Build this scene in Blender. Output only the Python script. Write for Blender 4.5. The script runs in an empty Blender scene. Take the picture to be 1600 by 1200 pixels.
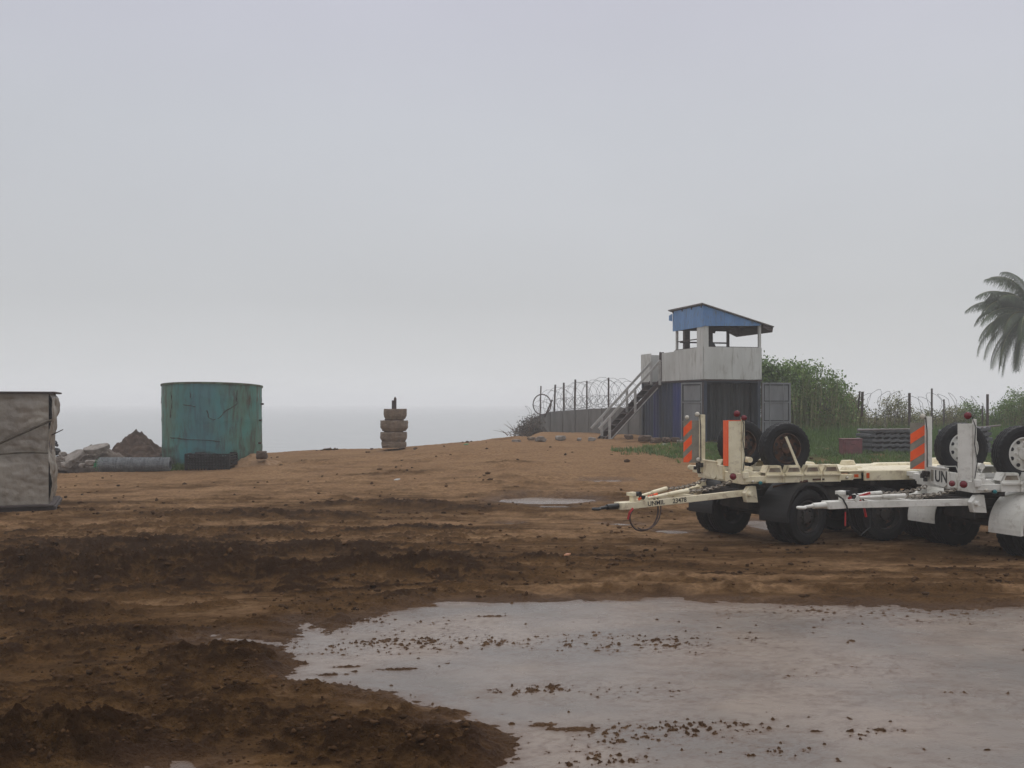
import bpy, math, random
import numpy as np
from mathutils import Vector, Matrix
C = bpy.context.scene
R = math.radians
rng = random.Random(7)
# ------------------------------------------------------------------ camera, world, light
CZ = 2.5; FP = 1555.0; HY = 630.0           # camera height, focal length in photo pixels, horizon row
cam = bpy.data.cameras.new('camera'); camo = bpy.data.objects.new('camera', cam); C.collection.objects.link(camo)
camo.location = (0, 0, CZ); camo.rotation_euler = (R(90), 0, 0)
cam.sensor_width = 36; cam.lens = 36*FP/1600; cam.shift_y = (HY-600)/1600
cam.clip_start = .1; cam.clip_end = 9000
C.camera = camo
w = bpy.data.worlds.new("World"); C.world = w; w.use_nodes = True
nt = w.node_tree; N = nt.nodes; N.clear(); L = nt.links.new
out = N.new('ShaderNodeOutputWorld')
sky = N.new('ShaderNodeTexSky'); sky.sky_type = 'NISHITA'; sky.sun_disc = False
sky.sun_elevation = R(52); sky.sun_rotation = R(25); sky.dust_density = 4; sky.air_density = 1.2
b1 = N.new('ShaderNodeBackground'); b1.inputs[1].default_value = .05; L(sky.outputs[0], b1.inputs[0])
tc = N.new('ShaderNodeTexCoord'); sx = N.new('ShaderNodeSeparateXYZ'); L(tc.outputs['Generated'], sx.inputs[0])
rp = N.new('ShaderNodeValToRGB'); L(sx.outputs[2], rp.inputs[0])
e = rp.color_ramp.elements
def stop(i, p, c):
    if i < 2: s = e[i]
    else: s = e.new(p)
    s.position = p; s.color = (*c, 1)
stop(0, 0.0, (.76, .77, .78)); stop(1, 1.0, (1.35, 1.35, 1.38))
stop(2, .035, (.66, .675, .69)); stop(3, .10, (.575, .59, .61)); stop(4, .26, (.57, .59, .635)); stop(5, .40, (.56, .565, .65)); stop(6, .62, (.95, .95, 1.0))
nz = N.new('ShaderNodeTexNoise'); nz.inputs['Scale'].default_value = 1.6; nz.inputs['Detail'].default_value = 4
mp = N.new('ShaderNodeMapping'); mp.inputs['Scale'].default_value = (1, 1, 2.2); L(tc.outputs['Generated'], mp.inputs[0]); L(mp.outputs[0], nz.inputs['Vector'])
mr = N.new('ShaderNodeMapRange'); mr.inputs[1].default_value = .3; mr.inputs[2].default_value = .7; mr.inputs[3].default_value = .95; mr.inputs[4].default_value = 1.04
L(nz.outputs[0], mr.inputs[0])
mx = N.new('ShaderNodeVectorMath'); mx.operation = 'SCALE'; L(rp.outputs[0], mx.inputs[0]); L(mr.outputs[0], mx.inputs['Scale'])
b2 = N.new('ShaderNodeBackground'); b2.inputs[1].default_value = 1.0; L(mx.outputs[0], b2.inputs[0])
ms = N.new('ShaderNodeMixShader'); ms.inputs[0].default_value = .93; L(b1.outputs[0], ms.inputs[1]); L(b2.outputs[0], ms.inputs[2]); L(ms.outputs[0], out.inputs[0])
sun = bpy.data.lights.new('sun', 'SUN'); sun.energy = .5; sun.angle = R(25); sun.color = (1, .97, .92)
so = bpy.data.objects.new('sun', sun); C.collection.objects.link(so)
so.rotation_euler = (R(-38), 0, R(-25))
C.view_settings.view_transform = 'Standard'; C.view_settings.look = 'None'; C.view_settings.exposure = 0; C.view_settings.gamma = 1
C.cycles.volume_bounces = 6
C.cycles.max_bounces = 8

# ------------------------------------------------------------------ helpers
def W(px, py, Y): return Vector(((px-800)/FP*Y, Y, CZ-(py-HY)/FP*Y))
def ZY(py, Y): return CZ-(py-HY)/FP*Y
def srgb(r, g, b):
    f = lambda c: (c/255/12.92) if c/255 <= .04045 else ((c/255+.055)/1.055)**2.4
    return (f(r), f(g), f(b))
def tag(o, label=None, cat=None, group=None, kind=None):
    if label: o['label'] = label
    if cat: o['category'] = cat
    if group: o['group'] = group
    if kind: o['kind'] = kind
    return o
def empty(name, loc=(0,0,0), rz=0, scale=1):
    o = bpy.data.objects.new(name, None); C.collection.objects.link(o)
    o.location = loc; o.rotation_euler = (0, 0, rz); o.scale = (scale,)*3
    return o
def copy_tree(o, parent=None):
    c = o.copy(); C.collection.objects.link(c); c.parent = parent
    for ch in list(o.children): copy_tree(ch, c)
    return c
def mat(name, c1, c2=None, scale=3, thr=(.4, .6), rough=.6, stretch=(1,1,1), c3=None, s3=8, t3=(.6,.66), st3=(1,1,1), bump=0, bs=30, metal=0, island=0, trans=0, spec=.5, rough2=None):
    m = bpy.data.materials.new(name); m.use_nodes = True
    n = m.node_tree.nodes; l = m.node_tree.links.new
    p = n['Principled BSDF']; p.inputs['Roughness'].default_value = rough; p.inputs['Metallic'].default_value = metal
    p.inputs['Specular IOR Level'].default_value = spec
    t = n.new('ShaderNodeTexCoord')
    def noise(sc, st, det=6, dist=0):
        mp = n.new('ShaderNodeMapping'); mp.inputs['Scale'].default_value = st; l(t.outputs['Object'], mp.inputs[0])
        z = n.new('ShaderNodeTexNoise'); z.inputs['Scale'].default_value = sc; z.inputs['Detail'].default_value = det; z.inputs['Roughness'].default_value = .62
        z.inputs['Distortion'].default_value = dist
        l(mp.outputs[0], z.inputs['Vector']); return z.outputs[0]
    def rng_(s, lo, hi, a=0, b=1):
        r = n.new('ShaderNodeMapRange'); r.inputs[1].default_value = lo; r.inputs[2].default_value = hi; r.inputs[3].default_value = a; r.inputs[4].default_value = b
        l(s, r.inputs[0]); return r.outputs[0]
    def mixc(f, a, b):
        x = n.new('ShaderNodeMix'); x.data_type = 'RGBA'; l(f, x.inputs[0])
        for k, v in ((6, a), (7, b)):
            if isinstance(v, tuple): x.inputs[k].default_value = (*v, 1)
            else: l(v, x.inputs[k])
        return x.outputs[2]
    col = tuple(c1)
    if c2: col = mixc(rng_(noise(scale, stretch), *thr), col, tuple(c2))
    if c3: col = mixc(rng_(noise(s3, st3, 8, .4), *t3), col, tuple(c3))
    if island:
        g = n.new('ShaderNodeNewGeometry'); hs = n.new('ShaderNodeHueSaturation')
        if isinstance(col, tuple): hs.inputs['Color'].default_value = (*col, 1)
        else: l(col, hs.inputs['Color'])
        l(rng_(g.outputs['Random Per Island'], 0, 1, 1-island, 1+island), hs.inputs['Value'])
        col = hs.outputs[0]
    if isinstance(col, tuple): p.inputs['Base Color'].default_value = (*col, 1)
    else: l(col, p.inputs['Base Color'])
    if rough2 is not None: l(rng_(noise(scale*1.7, (1,1,1)), .35, .65, rough, rough2), p.inputs['Roughness'])
    if bump:
        bn = n.new('ShaderNodeBump'); bn.inputs['Strength'].default_value = 1; bn.inputs['Distance'].default_value = bump
        l(noise(bs, (1,1,1), 5), bn.inputs['Height']); l(bn.outputs[0], p.inputs['Normal'])
    if trans:
        p.inputs['Transmission Weight'].default_value = 0
        td = n.new('ShaderNodeBsdfTranslucent'); mxs = n.new('ShaderNodeMixShader'); mxs.inputs[0].default_value = trans
        if isinstance(col, tuple): td.inputs[0].default_value = (*col, 1)
        else: l(col, td.inputs[0])
        l(p.outputs[0], mxs.inputs[1]); l(td.outputs[0], mxs.inputs[2]); l(mxs.outputs[0], n['Material Output'].inputs[0])
    return m
class MB:
    def __init__(s): s.v = []; s.f = []; s.m = []
    def add(s, vs, fs, mi=0):
        o = len(s.v); s.v += [tuple(v) for v in vs]; s.f += [tuple(i+o for i in f) for f in fs]; s.m += [mi]*len(fs)
    def box(s, c, d, rot=None, mi=0, taper=1):
        hx, hy, hz = d[0]/2, d[1]/2, d[2]/2; c = Vector(c)
        vs = []
        for z in (-1, 1):
            k = taper if z > 0 else 1
            for x, y in ((-1,-1),(1,-1),(1,1),(-1,1)):
                p = Vector((x*hx*k, y*hy*k, z*hz))
                if rot is not None: p = rot @ p
                vs.append(c+p)
        s.add(vs, [(3,2,1,0),(4,5,6,7),(0,1,5,4),(1,2,6,5),(2,3,7,6),(3,0,4,7)], mi)
    def span(s, a, b, mi=0):
        s.box([(a[i]+b[i])/2 for i in range(3)], [abs(b[i]-a[i]) for i in range(3)], None, mi)
    def bar(s, p0, p1, wd, ht, mi=0, up=(0,0,1)):
        p0, p1 = Vector(p0), Vector(p1); d = p1-p0; L_ = d.length; d.normalize()
        sd = d.cross(Vector(up)); sd.normalize(); u = sd.cross(d)
        m = Matrix((d, sd, u)).transposed()
        s.box((p0+p1)/2, (L_, wd, ht), m, mi)
    def cyl(s, p0, p1, r0, r1=None, n=12, mi=0, caps=True):
        if r1 is None: r1 = r0
        p0, p1 = Vector(p0), Vector(p1); d = (p1-p0).normalized(); a = d.orthogonal().normalized(); b = d.cross(a)
        vs = []
        for p, r in ((p0, r0), (p1, r1)):
            for i in range(n):
                t = 2*math.pi*i/n; vs.append(p+a*(r*math.cos(t))+b*(r*math.sin(t)))
        fs = [(i, (i+1)%n, n+(i+1)%n, n+i) for i in range(n)]
        if caps: fs += [tuple(range(n-1, -1, -1)), tuple(range(n, 2*n))]
        s.add(vs, fs, mi)
    def tube(s, pts, r, n=6, closed=False, mi=0):
        pts = [Vector(p) for p in pts]; k = len(pts); rs = r if isinstance(r, (list, tuple)) else [r]*k
        vs = []; a = None
        for i, p in enumerate(pts):
            q0 = pts[(i-1)%k] if (closed or i > 0) else p; q1 = pts[(i+1)%k] if (closed or i < k-1) else p
            d = (q1-q0).normalized()
            if a is None: a = d.orthogonal().normalized()
            a = (a-d*a.dot(d))
            a = a.normalized() if a.length > 1e-6 else d.orthogonal().normalized()
            b = d.cross(a)
            for j in range(n):
                t = 2*math.pi*j/n; vs.append(p+(a*math.cos(t)+b*math.sin(t))*rs[i])
        fs = []
        for i in range(k if closed else k-1):
            i2 = (i+1)%k
            fs += [(i*n+j, i*n+(j+1)%n, i2*n+(j+1)%n, i2*n+j) for j in range(n)]
        if not closed: fs += [tuple(range(n-1,-1,-1)), tuple((k-1)*n+j for j in range(n))]
        s.add(vs, fs, mi)
    def lathe(s, prof, c, axis='z', n=32, mi=0, closed=False, mod=None, arc=None):
        c = Vector(c); vs = []; k = len(prof); nn = n if arc is None else n+1
        for i in range(nn):
            t = 2*math.pi*i/n if arc is None else arc[0]+(arc[1]-arc[0])*i/n
            for j, (r, h) in enumerate(prof):
                if mod: r = mod(i, j, r)
                x, y = r*math.cos(t), r*math.sin(t)
                vs.append(c+(Vector((x, y, h)) if axis == 'z' else Vector((x, h, y)) if axis == 'y' else Vector((h, x, y))))
        fs = []
        kk = k if closed else k-1
        for i in range(n):
            i2 = (i+1)%nn
            for j in range(kk):
                j2 = (j+1)%k; fs.append((i*k+j, i*k+j2, i2*k+j2, i2*k+j))
        s.add(vs, fs, mi)
    def prism(s, poly, ext, mi=0):
        e_ = Vector(ext); n = len(poly); vs = [Vector(p) for p in poly]+[Vector(p)+e_ for p in poly]
        s.add(vs, [tuple(range(n-1,-1,-1)), tuple(range(n, 2*n))]+[(i,(i+1)%n,n+(i+1)%n,n+i) for i in range(n)], mi)
    def build(s, name, mats, parent=None, loc=(0,0,0), rz=0, smooth=False, bevel=0, fix=True):
        me = bpy.data.meshes.new(name); me.from_pydata(s.v, [], s.f)
        if not isinstance(mats, (list, tuple)): mats = [mats]
        for m in mats: me.materials.append(m)
        me.polygons.foreach_set('material_index', s.m)
        if smooth: me.polygons.foreach_set('use_smooth', [True]*len(s.f))
        me.update()
        if fix:
            import bmesh
            bm = bmesh.new(); bm.from_mesh(me); bmesh.ops.recalc_face_normals(bm, faces=bm.faces); bm.to_mesh(me); bm.free()
        if smooth: me.set_sharp_from_angle(angle=R(40))
        o = bpy.data.objects.new(name, me); C.collection.objects.link(o); o.location = loc; o.rotation_euler = (0, 0, rz); o.parent = parent
        if bevel:
            b = o.modifiers.new('b', 'BEVEL'); b.width = bevel; b.segments = 1; b.limit_method = 'ANGLE'; b.angle_limit = R(40)
        return o
def npmesh(name, verts, faces, mats, parent=None, smooth=False, mi=None):
    me = bpy.data.meshes.new(name); verts = np.asarray(verts, np.float32); faces = np.asarray(faces, np.int32)
    k = faces.shape[1]
    me.vertices.add(len(verts)); me.vertices.foreach_set('co', verts.ravel())
    me.loops.add(faces.size); me.loops.foreach_set('vertex_index', faces.ravel())
    me.polygons.add(len(faces)); me.polygons.foreach_set('loop_start', np.arange(0, faces.size, k, dtype=np.int32))
    me.polygons.foreach_set('loop_total', np.full(len(faces), k, np.int32))
    if not isinstance(mats, (list, tuple)): mats = [mats]
    for m in mats: me.materials.append(m)
    if mi is not None: me.polygons.foreach_set('material_index', np.asarray(mi, np.int32))
    me.update(calc_edges=True); me.validate()
    if smooth: me.polygons.foreach_set('use_smooth', np.ones(len(faces), bool))
    o = bpy.data.objects.new(name, me); C.collection.objects.link(o); o.parent = parent
    return o
def text(name, body, size, m, parent, loc, xdir, up, ext=.002):
    cu = bpy.data.curves.new(name, 'FONT'); cu.body = body; cu.size = size; cu.extrude = ext; cu.align_x = 'CENTER'; cu.align_y = 'CENTER'; cu.offset = size*.012
    t = bpy.data.objects.new(name+'_src', cu); C.collection.objects.link(t)
    dg = bpy.context.evaluated_depsgraph_get(); me = bpy.data.meshes.new_from_object(t.evaluated_get(dg))
    bpy.data.objects.remove(t); bpy.data.curves.remove(cu)
    me.name = name; me.materials.clear(); me.materials.append(m)
    x = Vector(xdir).normalized(); u = Vector(up); z = x.cross(u).normalized(); u = z.cross(x)
    mt = Matrix((x, u, z)).transposed().to_4x4(); mt.translation = Vector(loc)
    me.transform(mt)
    o = bpy.data.objects.new(name, me); C.collection.objects.link(o); o.parent = parent
    return o
# numpy noise
def vn(x, y, seed=0):
    xi = np.floor(x).astype(np.int64); yi = np.floor(y).astype(np.int64); xf = x-xi; yf = y-yi
    def h(a, b):
        n = (a*374761393+b*668265263+seed*1442695041) & 0xffffffff
        n = ((n ^ (n >> 13))*1274126177) & 0xffffffff; n = ((n ^ (n >> 15))*2246822519) & 0xffffffff
        return ((n ^ (n >> 16)) & 0xffff)/65535.0
    u = xf*xf*(3-2*xf); v = yf*yf*(3-2*yf)
    a = h(xi, yi); b = h(xi+1, yi); c = h(xi, yi+1); d = h(xi+1, yi+1)
    return (a*(1-u)+b*u)*(1-v)+(c*(1-u)+d*u)*v
def fbm(x, y, seed=0, o=4, g=.5):
    s = 0; a = 1; t = 0
    for i in range(o):
        s = s+a*vn(x*2**i+i*17.3, y*2**i-i*9.1, seed+i); t += a; a *= g
    return s/t
def ss(x, a, b):
    t = np.clip((x-a)/(b-a), 0, 1); return t*t*(3-2*t)

# ------------------------------------------------------------------ terrain
def G(px, py): Y = CZ*FP/(py-HY); return ((px-800)/FP*Y, Y)
PUD = [(300,998),(345,989),(380,992),(400,997),(446,1001),(458,985),(470,967),(497,975),(520,984),(560,966),(600,955),(640,946),(700,939),(800,937),(900,936),(1000,933),(1060,931),(1100,937),(1200,940),(1300,944),(1400,943),(1450,950),(1600,947),(1900,960),(2400,1000),(2600,1150),(2600,1420),(900,1420),(800,1260),(786,1200),(780,1170),(783,1138),(740,1124),(672,1128),(735,1114),(690,1098),(640,1089),(560,1078),(510,1064),(470,1071),(440,1058),(455,1040),(442,1022),(448,1008),(400,1003),(340,1001)]
PUD2 = [(195,1190),(230,1180),(300,1183),(330,1190),(300,1215),(230,1215)]
def polyd(x, y, P):
    P = np.array(P); d = np.full(x.shape, 1e9); ins = np.zeros(x.shape, bool)
    for i in range(len(P)):
        a = P[i]; b = P[(i+1)%len(P)]
        ex, ey = b-a; wx = x-a[0]; wy = y-a[1]
        t = np.clip((wx*ex+wy*ey)/(ex*ex+ey*ey), 0, 1)
        d = np.minimum(d, (wx-ex*t)**2+(wy-ey*t)**2)
        c = ((a[1] <= y) & (b[1] > y)) | ((b[1] <= y) & (a[1] > y))
        xc = a[0]+(y-a[1])/(ey if abs(ey) > 1e-9 else 1e-9)*ex
        ins ^= c & (x < xc)
    d = np.sqrt(d); return np.where(ins, d, -d)
PW = [G(*p) for p in PUD]; PW2 = [G(*p) for p in PUD2]
# small far puddles: px0,px1,py, half thickness (px)
SM = [(775,930,777,6), (915,985,755.5,2.2), (835,895,786,2.2), (775,815,817,2.5), (935,1010,818,2.5), (1020,1075,829,2.5), (1165,1230,818,9), (470,560,1,0)][:7]
# mounds: px, py(base), half width m, half depth m, height m, rough
MD = [(375,1036,.62,.30,.17),(130,1172,.55,.35,.20),(20,1180,.5,.4,.2),(640,897,.75,.35,.30),(560,893,.5,.3,.24),(700,890,.5,.3,.2),(600,880,.9,.3,.2),(850,879,.42,.25,.2),(780,882,.3,.2,.06),
      (110,905,1.6,.8,.30),(20,890,1.3,.7,.26),(290,890,1.4,.7,.24),(430,900,1.2,.6,.2),(330,868,1.2,.5,.18),(200,855,1.6,.6,.15),(520,860,1.2,.5,.10),(60,960,.9,.5,.14),(150,1000,.7,.3,.08),
      (1125,897,.42,.18,.09),(1200,897,.5,.16,.08),(1060,884,.6,.25,.07),(980,880,.5,.2,.06),(1330,893,.9,.2,.08),(1500,890,.9,.2,.07),(950,868,.9,.3,.06),(640,780,1.3,.5,.12),(730,785,1.2,.4,.10),(540,778,1.0,.5,.10),
      (790,745,1.1,.6,.10),(330,808,2.0,.4,.12),(450,805,1.8,.4,.12),(520,810,1.6,.3,.10),(680,828,1.4,.3,.07),(400,1120,.5,.3,.07),(560,1170,.6,.3,.06),(660,1160,.5,.3,.07),(740,1180,.4,.25,.06),(300,1130,.4,.2,.05),(470,735,1.2,.7,.09),(620,748,1.6,.7,.1)]
ISL = [(770,960,.26,.05,.03),(1030,997,.15,.05,.035),(1000,1005,.1,.03,.03),(620,1042,.24,.05,.024),(520,1050,.2,.06,.03),(540,1038,.16,.05,.026),(890,1135,.2,.05,.03),(850,1128,.16,.05,.032),(930,985,.12,.03,.02)]
ARE = [(980,1150,.75,.42,1),(1350,1140,.30,.16,1.1),(1200,1172,.55,.32,.9),(1090,1128,.5,.16,1),(560,1005,.9,.6,.9),(610,968,1.1,.45,1),(900,1000,1.2,.6,.75),(1100,1000,1.3,.6,.7),(1250,955,1.5,.5,.9),(1480,965,.9,.5,.85),(840,1075,.7,.35,.7),(700,1000,.8,.4,.7),(1000,1080,1.1,.4,.6),(1330,1040,1.2,.6,.55),(1500,1090,.9,.5,.6),(930,1185,.4,.15,1.1)]
def PB(cx, cy):
    zc = np.interp(cx/cy*40, [-30,-18,-9.5,-5.1,0,3,10,40], [.05,.20,.53,.70,1.08,1.02,.98,.92]); return float(zc*ss(np.array(cy), 21, 39.5))
def terrain(x, y):
    zc = np.interp(x/np.maximum(y, 1)*40, [-30,-18,-9.5,-5.1,0,3,10,40], [.05,.20,.53,.70,1.08,1.02,.98,.92])
    r = ss(y, 21, 39.5)
    base = zc*r
    land = np.interp(y, [40,50,62,90], [1,.9,.68,.35])*zc
    sh = ss(x-(.028*y-1.2), -3.5, 1.5)
    fall = zc-ss(y, 39.5, 56)*(zc+2.4)
    base = np.where(y > 39.5, sh*np.minimum(land, zc)+(1-sh)*fall, base)
    far = ss(y, 20, 30)
    # undulation
    h = (fbm(x/2.6, y/1.7, 3, 3)-.5)*(.10+.10*far)
    clodn = fbm(x*1.6, y*2.3, 11, 5, .56); rid = 1-np.abs(2*fbm(x*1.1+5, y*1.9, 23, 4)-1)
    fine = fbm(x*7, y*9, 31, 4, .6)-.5
    # soft ground away from the ruts
    left = 1-ss(x/np.maximum(y,1)*FP+800, 640, 860)
    rough = np.clip(.35+.9*left*(1-ss(y, 19, 24)), 0, 1)*(1-.6*far)
    grit = 1-np.abs(2*fbm(x*4.3+9, y*6.1, 37, 4, .62)-1)
    h = h+(clodn-.5)*.19*rough+(rid-.7)*.06*rough+fine*(.045+.05*rough)*(1-.35*far)+(grit-.75)*(.035+.085*rough)*(1-.3*far)
    soil = np.zeros_like(x)
    for (px, py, wx, wy, ht) in MD:
        cx, cy = G(px, py)
        if py < 800: cy = cy*.92; cx = cx*.92
        q = ((x-cx)/wx)**2+((y-cy)/wy)**2
        q = q*(.7+.6*clodn+.5*fine)
        g = np.exp(-q*1.1)
        h = h+g*ht*.72*(.3+.85*clodn+1.3*np.maximum(fine, -.25)+.35*(grit-.5)+.25*rid)
        soil = np.maximum(soil, g*1.1)
    mnd = np.clip(soil, 0, 1)
    # ruts
    rut = np.zeros_like(x)
    for (y0, sl, cv, x0, x1) in [(13.6,.02,.01,-2,20),(13.95,.02,.01,-2,20),(14.7,-.05,.012,-1,20),(15.1,-.05,.012,-1,20),(12.9,.015,-.004,0,20),(16.2,.03,.006,-3,20),(16.6,.03,.006,-3,20),(19.8,.01,.003,-9,4),(20.2,.01,.003,-9,4),(22.6,-.02,.002,-12,6),(23.1,-.02,.002,-12,6),(24.6,.02,0,-14,10),(25.2,.02,0,-14,10),(17.6,.04,.0,-2,6),(10.6,.5,.05,-6,-1),(11.1,.5,.05,-6,-1),(28,-.03,0,-14,9),(28.7,-.03,0,-14,9),(33,-.05,.0,-12,6),(33.7,-.05,.0,-12,6)]:
        yc = y0+sl*x+cv*(x-3)**2*.4+.35*(fbm(x/3, y*0+y0, 5, 2)-.5)
        m = ss(x, x0, x0+2)*(1-ss(x, x1-2, x1))
        d = np.abs(y-yc); wdt = .11+.004*y0
        tread = .5+.5*np.sin(x*22+y*8)
        rut = rut+m*(-np.exp(-(d/wdt)**2)*(1+.25*tread)+.7*np.exp(-((d-2.1*wdt)/(wdt*.8))**2)*(.6+.8*clodn))
        soil = np.maximum(soil, m*.55*np.exp(-(d/wdt)**2))
    h = h+rut*.045
    # lumpy furrow line left
    # big puddle basin
    wob = (fbm(x*2.2, y*3.0, 41, 4, .6)-.5)*.55+(fbm(x*9, y*14, 43, 3)-.5)*.16
    d1 = polyd(x, y, PW)+wob*.5+.10
    d2 = polyd(x, y, PW2)+wob*.25
    d = np.maximum(d1, d2)
    ins = ss(d, -.28, .42)
    lace0 = .5*fbm(x*9-y*9, y*26+x*4, 61, 4, .62)+.5*fbm(x*26-y*14, y*64+x*9, 67, 3, .62)
    flat = -.053+(fbm(x*3.1, y*6, 51, 4)-.5)*.035+(fbm(x*14, y*22, 53, 3)-.5)*.022
    rub = ss(fbm(x*1.3+3, y*2.5, 57, 4), .58, .72)
    flat = flat+rub*.05*np.maximum(lace0-.35, 0)
    lace = .5*fbm(x*9-y*9, y*26+x*4, 61, 4, .62)+.5*fbm(x*26-y*14, y*64+x*9, 67, 3, .62); lace = .5+(lace-.5)*1.7
    for (px, py, wx, wy, ht) in ISL:
        cx, cy = G(px, py)
        g = np.exp(-(((x-cx-(y-cy)*1.2)/wx)**2+((y-cy)/wy)**2)*(.6+.9*clodn))
        flat = flat+g*(ht+.02)*(.15+1.5*lace)
    l2 = .5*fbm(x*19-y*4, y*15, 141, 3, .6)+.5*fbm(x*41, y*34, 143, 2, .6)
    for (px, py, wx, wy, am) in ARE:
        cx, cy = G(px, py); q = ((x-cx-(y-cy)*.8)/wx)**2+((y-cy)/wy)**2
        flat = flat+np.exp(-q*(.5+1.0*clodn))*am*np.maximum(l2-.445, -.05)*.17
    speck = ss(vn(x*13, y*17, 71), .88, .985)*ss(fbm(x*.9, y*1.4, 73, 2), .40, .6)+.6*ss(vn(x*24+3, y*30, 72), .93, .98)*ss(fbm(x*1.2, y*1.9, 74, 2), .42, .6)
    flat = flat+speck*.045
    ex_ = np.maximum(flat+.020, 0); flat = np.where(flat > -.020, -.020+.011*(1-np.exp(-ex_/.011))+.22*ex_, flat)
    near = (1-ss(np.abs(d), .3, 1.3))
    up = np.maximum(h, -.005*near)+.015*near
    h = up*(1-ins)+flat*ins
    # far puddles
    wet = ss(d, -.38, .05)
    for (p0, p1, py, th) in SM:
        cx, cy = G((p0+p1)/2, py); cy2 = G(0, py-th)[1]
        ex = (p1-p0)/2/FP*cy; ey = cy2-cy
        # the slope beyond 21 m brings the spot nearer
        f = .905 if py < 765 else .93 if py < 800 else 1
        cx *= f; cy *= f; ex *= f; ey *= f
        q = np.sqrt(((x-cx)/ex)**2+((y-cy)/ey)**2)+(fbm(x*1.5, y*1.1, 81, 3)-.5)*.9
        bc = PB(cx, cy)
        k = 1-ss(q, .75, 1.15); h = h*(1-k)+(bc-.05-base)*k
        ou = ss(q, .85, 1.05)*(1-ss(q, 1.7, 2.6)); h = h+ou*np.maximum(0, bc+.012-(base+h)); wet = np.maximum(wet, 1-ss(q, .9, 1.7))
    flatT = ss(x, 2.2, 3.2)*ss(y, 13.8, 15.2)*(1-ss(y, 20.5, 22.5))
    h = h*(1-.55*flatT)-.02*flatT
    # soil darkness: near = dark damp earth, far = pale sand
    n1 = fbm(x*.55, y*1.5, 91, 4); n2 = fbm(x*2.1, y*4.5, 95, 4)
    pyv = HY+(CZ-base)/np.maximum(y, .5)*FP
    lft = 1-ss(x/np.maximum(y,1)*FP+800, 500, 1000)
    dk = np.interp(pyv, [680,745,775,800,830,870,950,1100,1300], [-.12,-.07,.24,.46,.40,.55,.62,.66,.72])
    dk = dk+lft*np.interp(pyv, [770,800,830,850,950,1200], [0,.05,.0,.28,.12,.08])-(1-lft)*np.interp(pyv, [770,800,880,940,1000],[0,.10,.12,.12,0])
    soil = np.clip(dk+(n1-.5)*1.1+(n2-.5)*.75+soil*.75*ss(pyv, 700, 800)+(clodn-.5)*.4*rough, 0, 1)
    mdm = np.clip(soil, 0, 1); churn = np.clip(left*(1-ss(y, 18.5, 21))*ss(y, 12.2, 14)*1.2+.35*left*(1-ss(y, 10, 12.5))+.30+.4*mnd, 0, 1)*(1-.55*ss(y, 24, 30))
    fr = ss(.55*grit+.45*clodn+.5*fine, .60, .78)*churn+.6*ss(n2, .52, .66)*churn+.35*mnd  # fresh damp earth together with clod shading, painted into the soil tone
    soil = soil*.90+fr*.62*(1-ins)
    if True:
        grass = ss(x/np.maximum(y,1)*FP+800, 1000, 1130)*ss(y, 31, 33.5)
    return base+h, soil, np.clip(wet, 0, 1), grass
rows = 1/np.linspace(1/3.2, 1/75, 1050)
rows = np.concatenate([[-30,-12,-5,0,1.5,2.5], rows, [80,90,110,150]])
tc_ = np.concatenate([np.linspace(-2,-.6,90)[:-1], np.linspace(-.6,.6,1000), np.linspace(.6,2,90)[1:]])
yy = np.repeat(rows[:,None], len(tc_)+6, 1); ye = np.maximum(yy, 3.2)
TT = np.concatenate([[-2,-2,-2], tc_, [2,2,2]]); EX = np.concatenate([[-160,-60,-12], np.zeros(len(tc_)), [12,60,160]])
xx = TT[None,:]*ye+EX[None,:]
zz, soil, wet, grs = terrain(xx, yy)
nr, nc = xx.shape
idx = np.arange(nr*nc).reshape(nr, nc)
F = np.stack([idx[:-1,:-1], idx[:-1,1:], idx[1:,1:], idx[1:,:-1]], -1).reshape(-1, 4)
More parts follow.
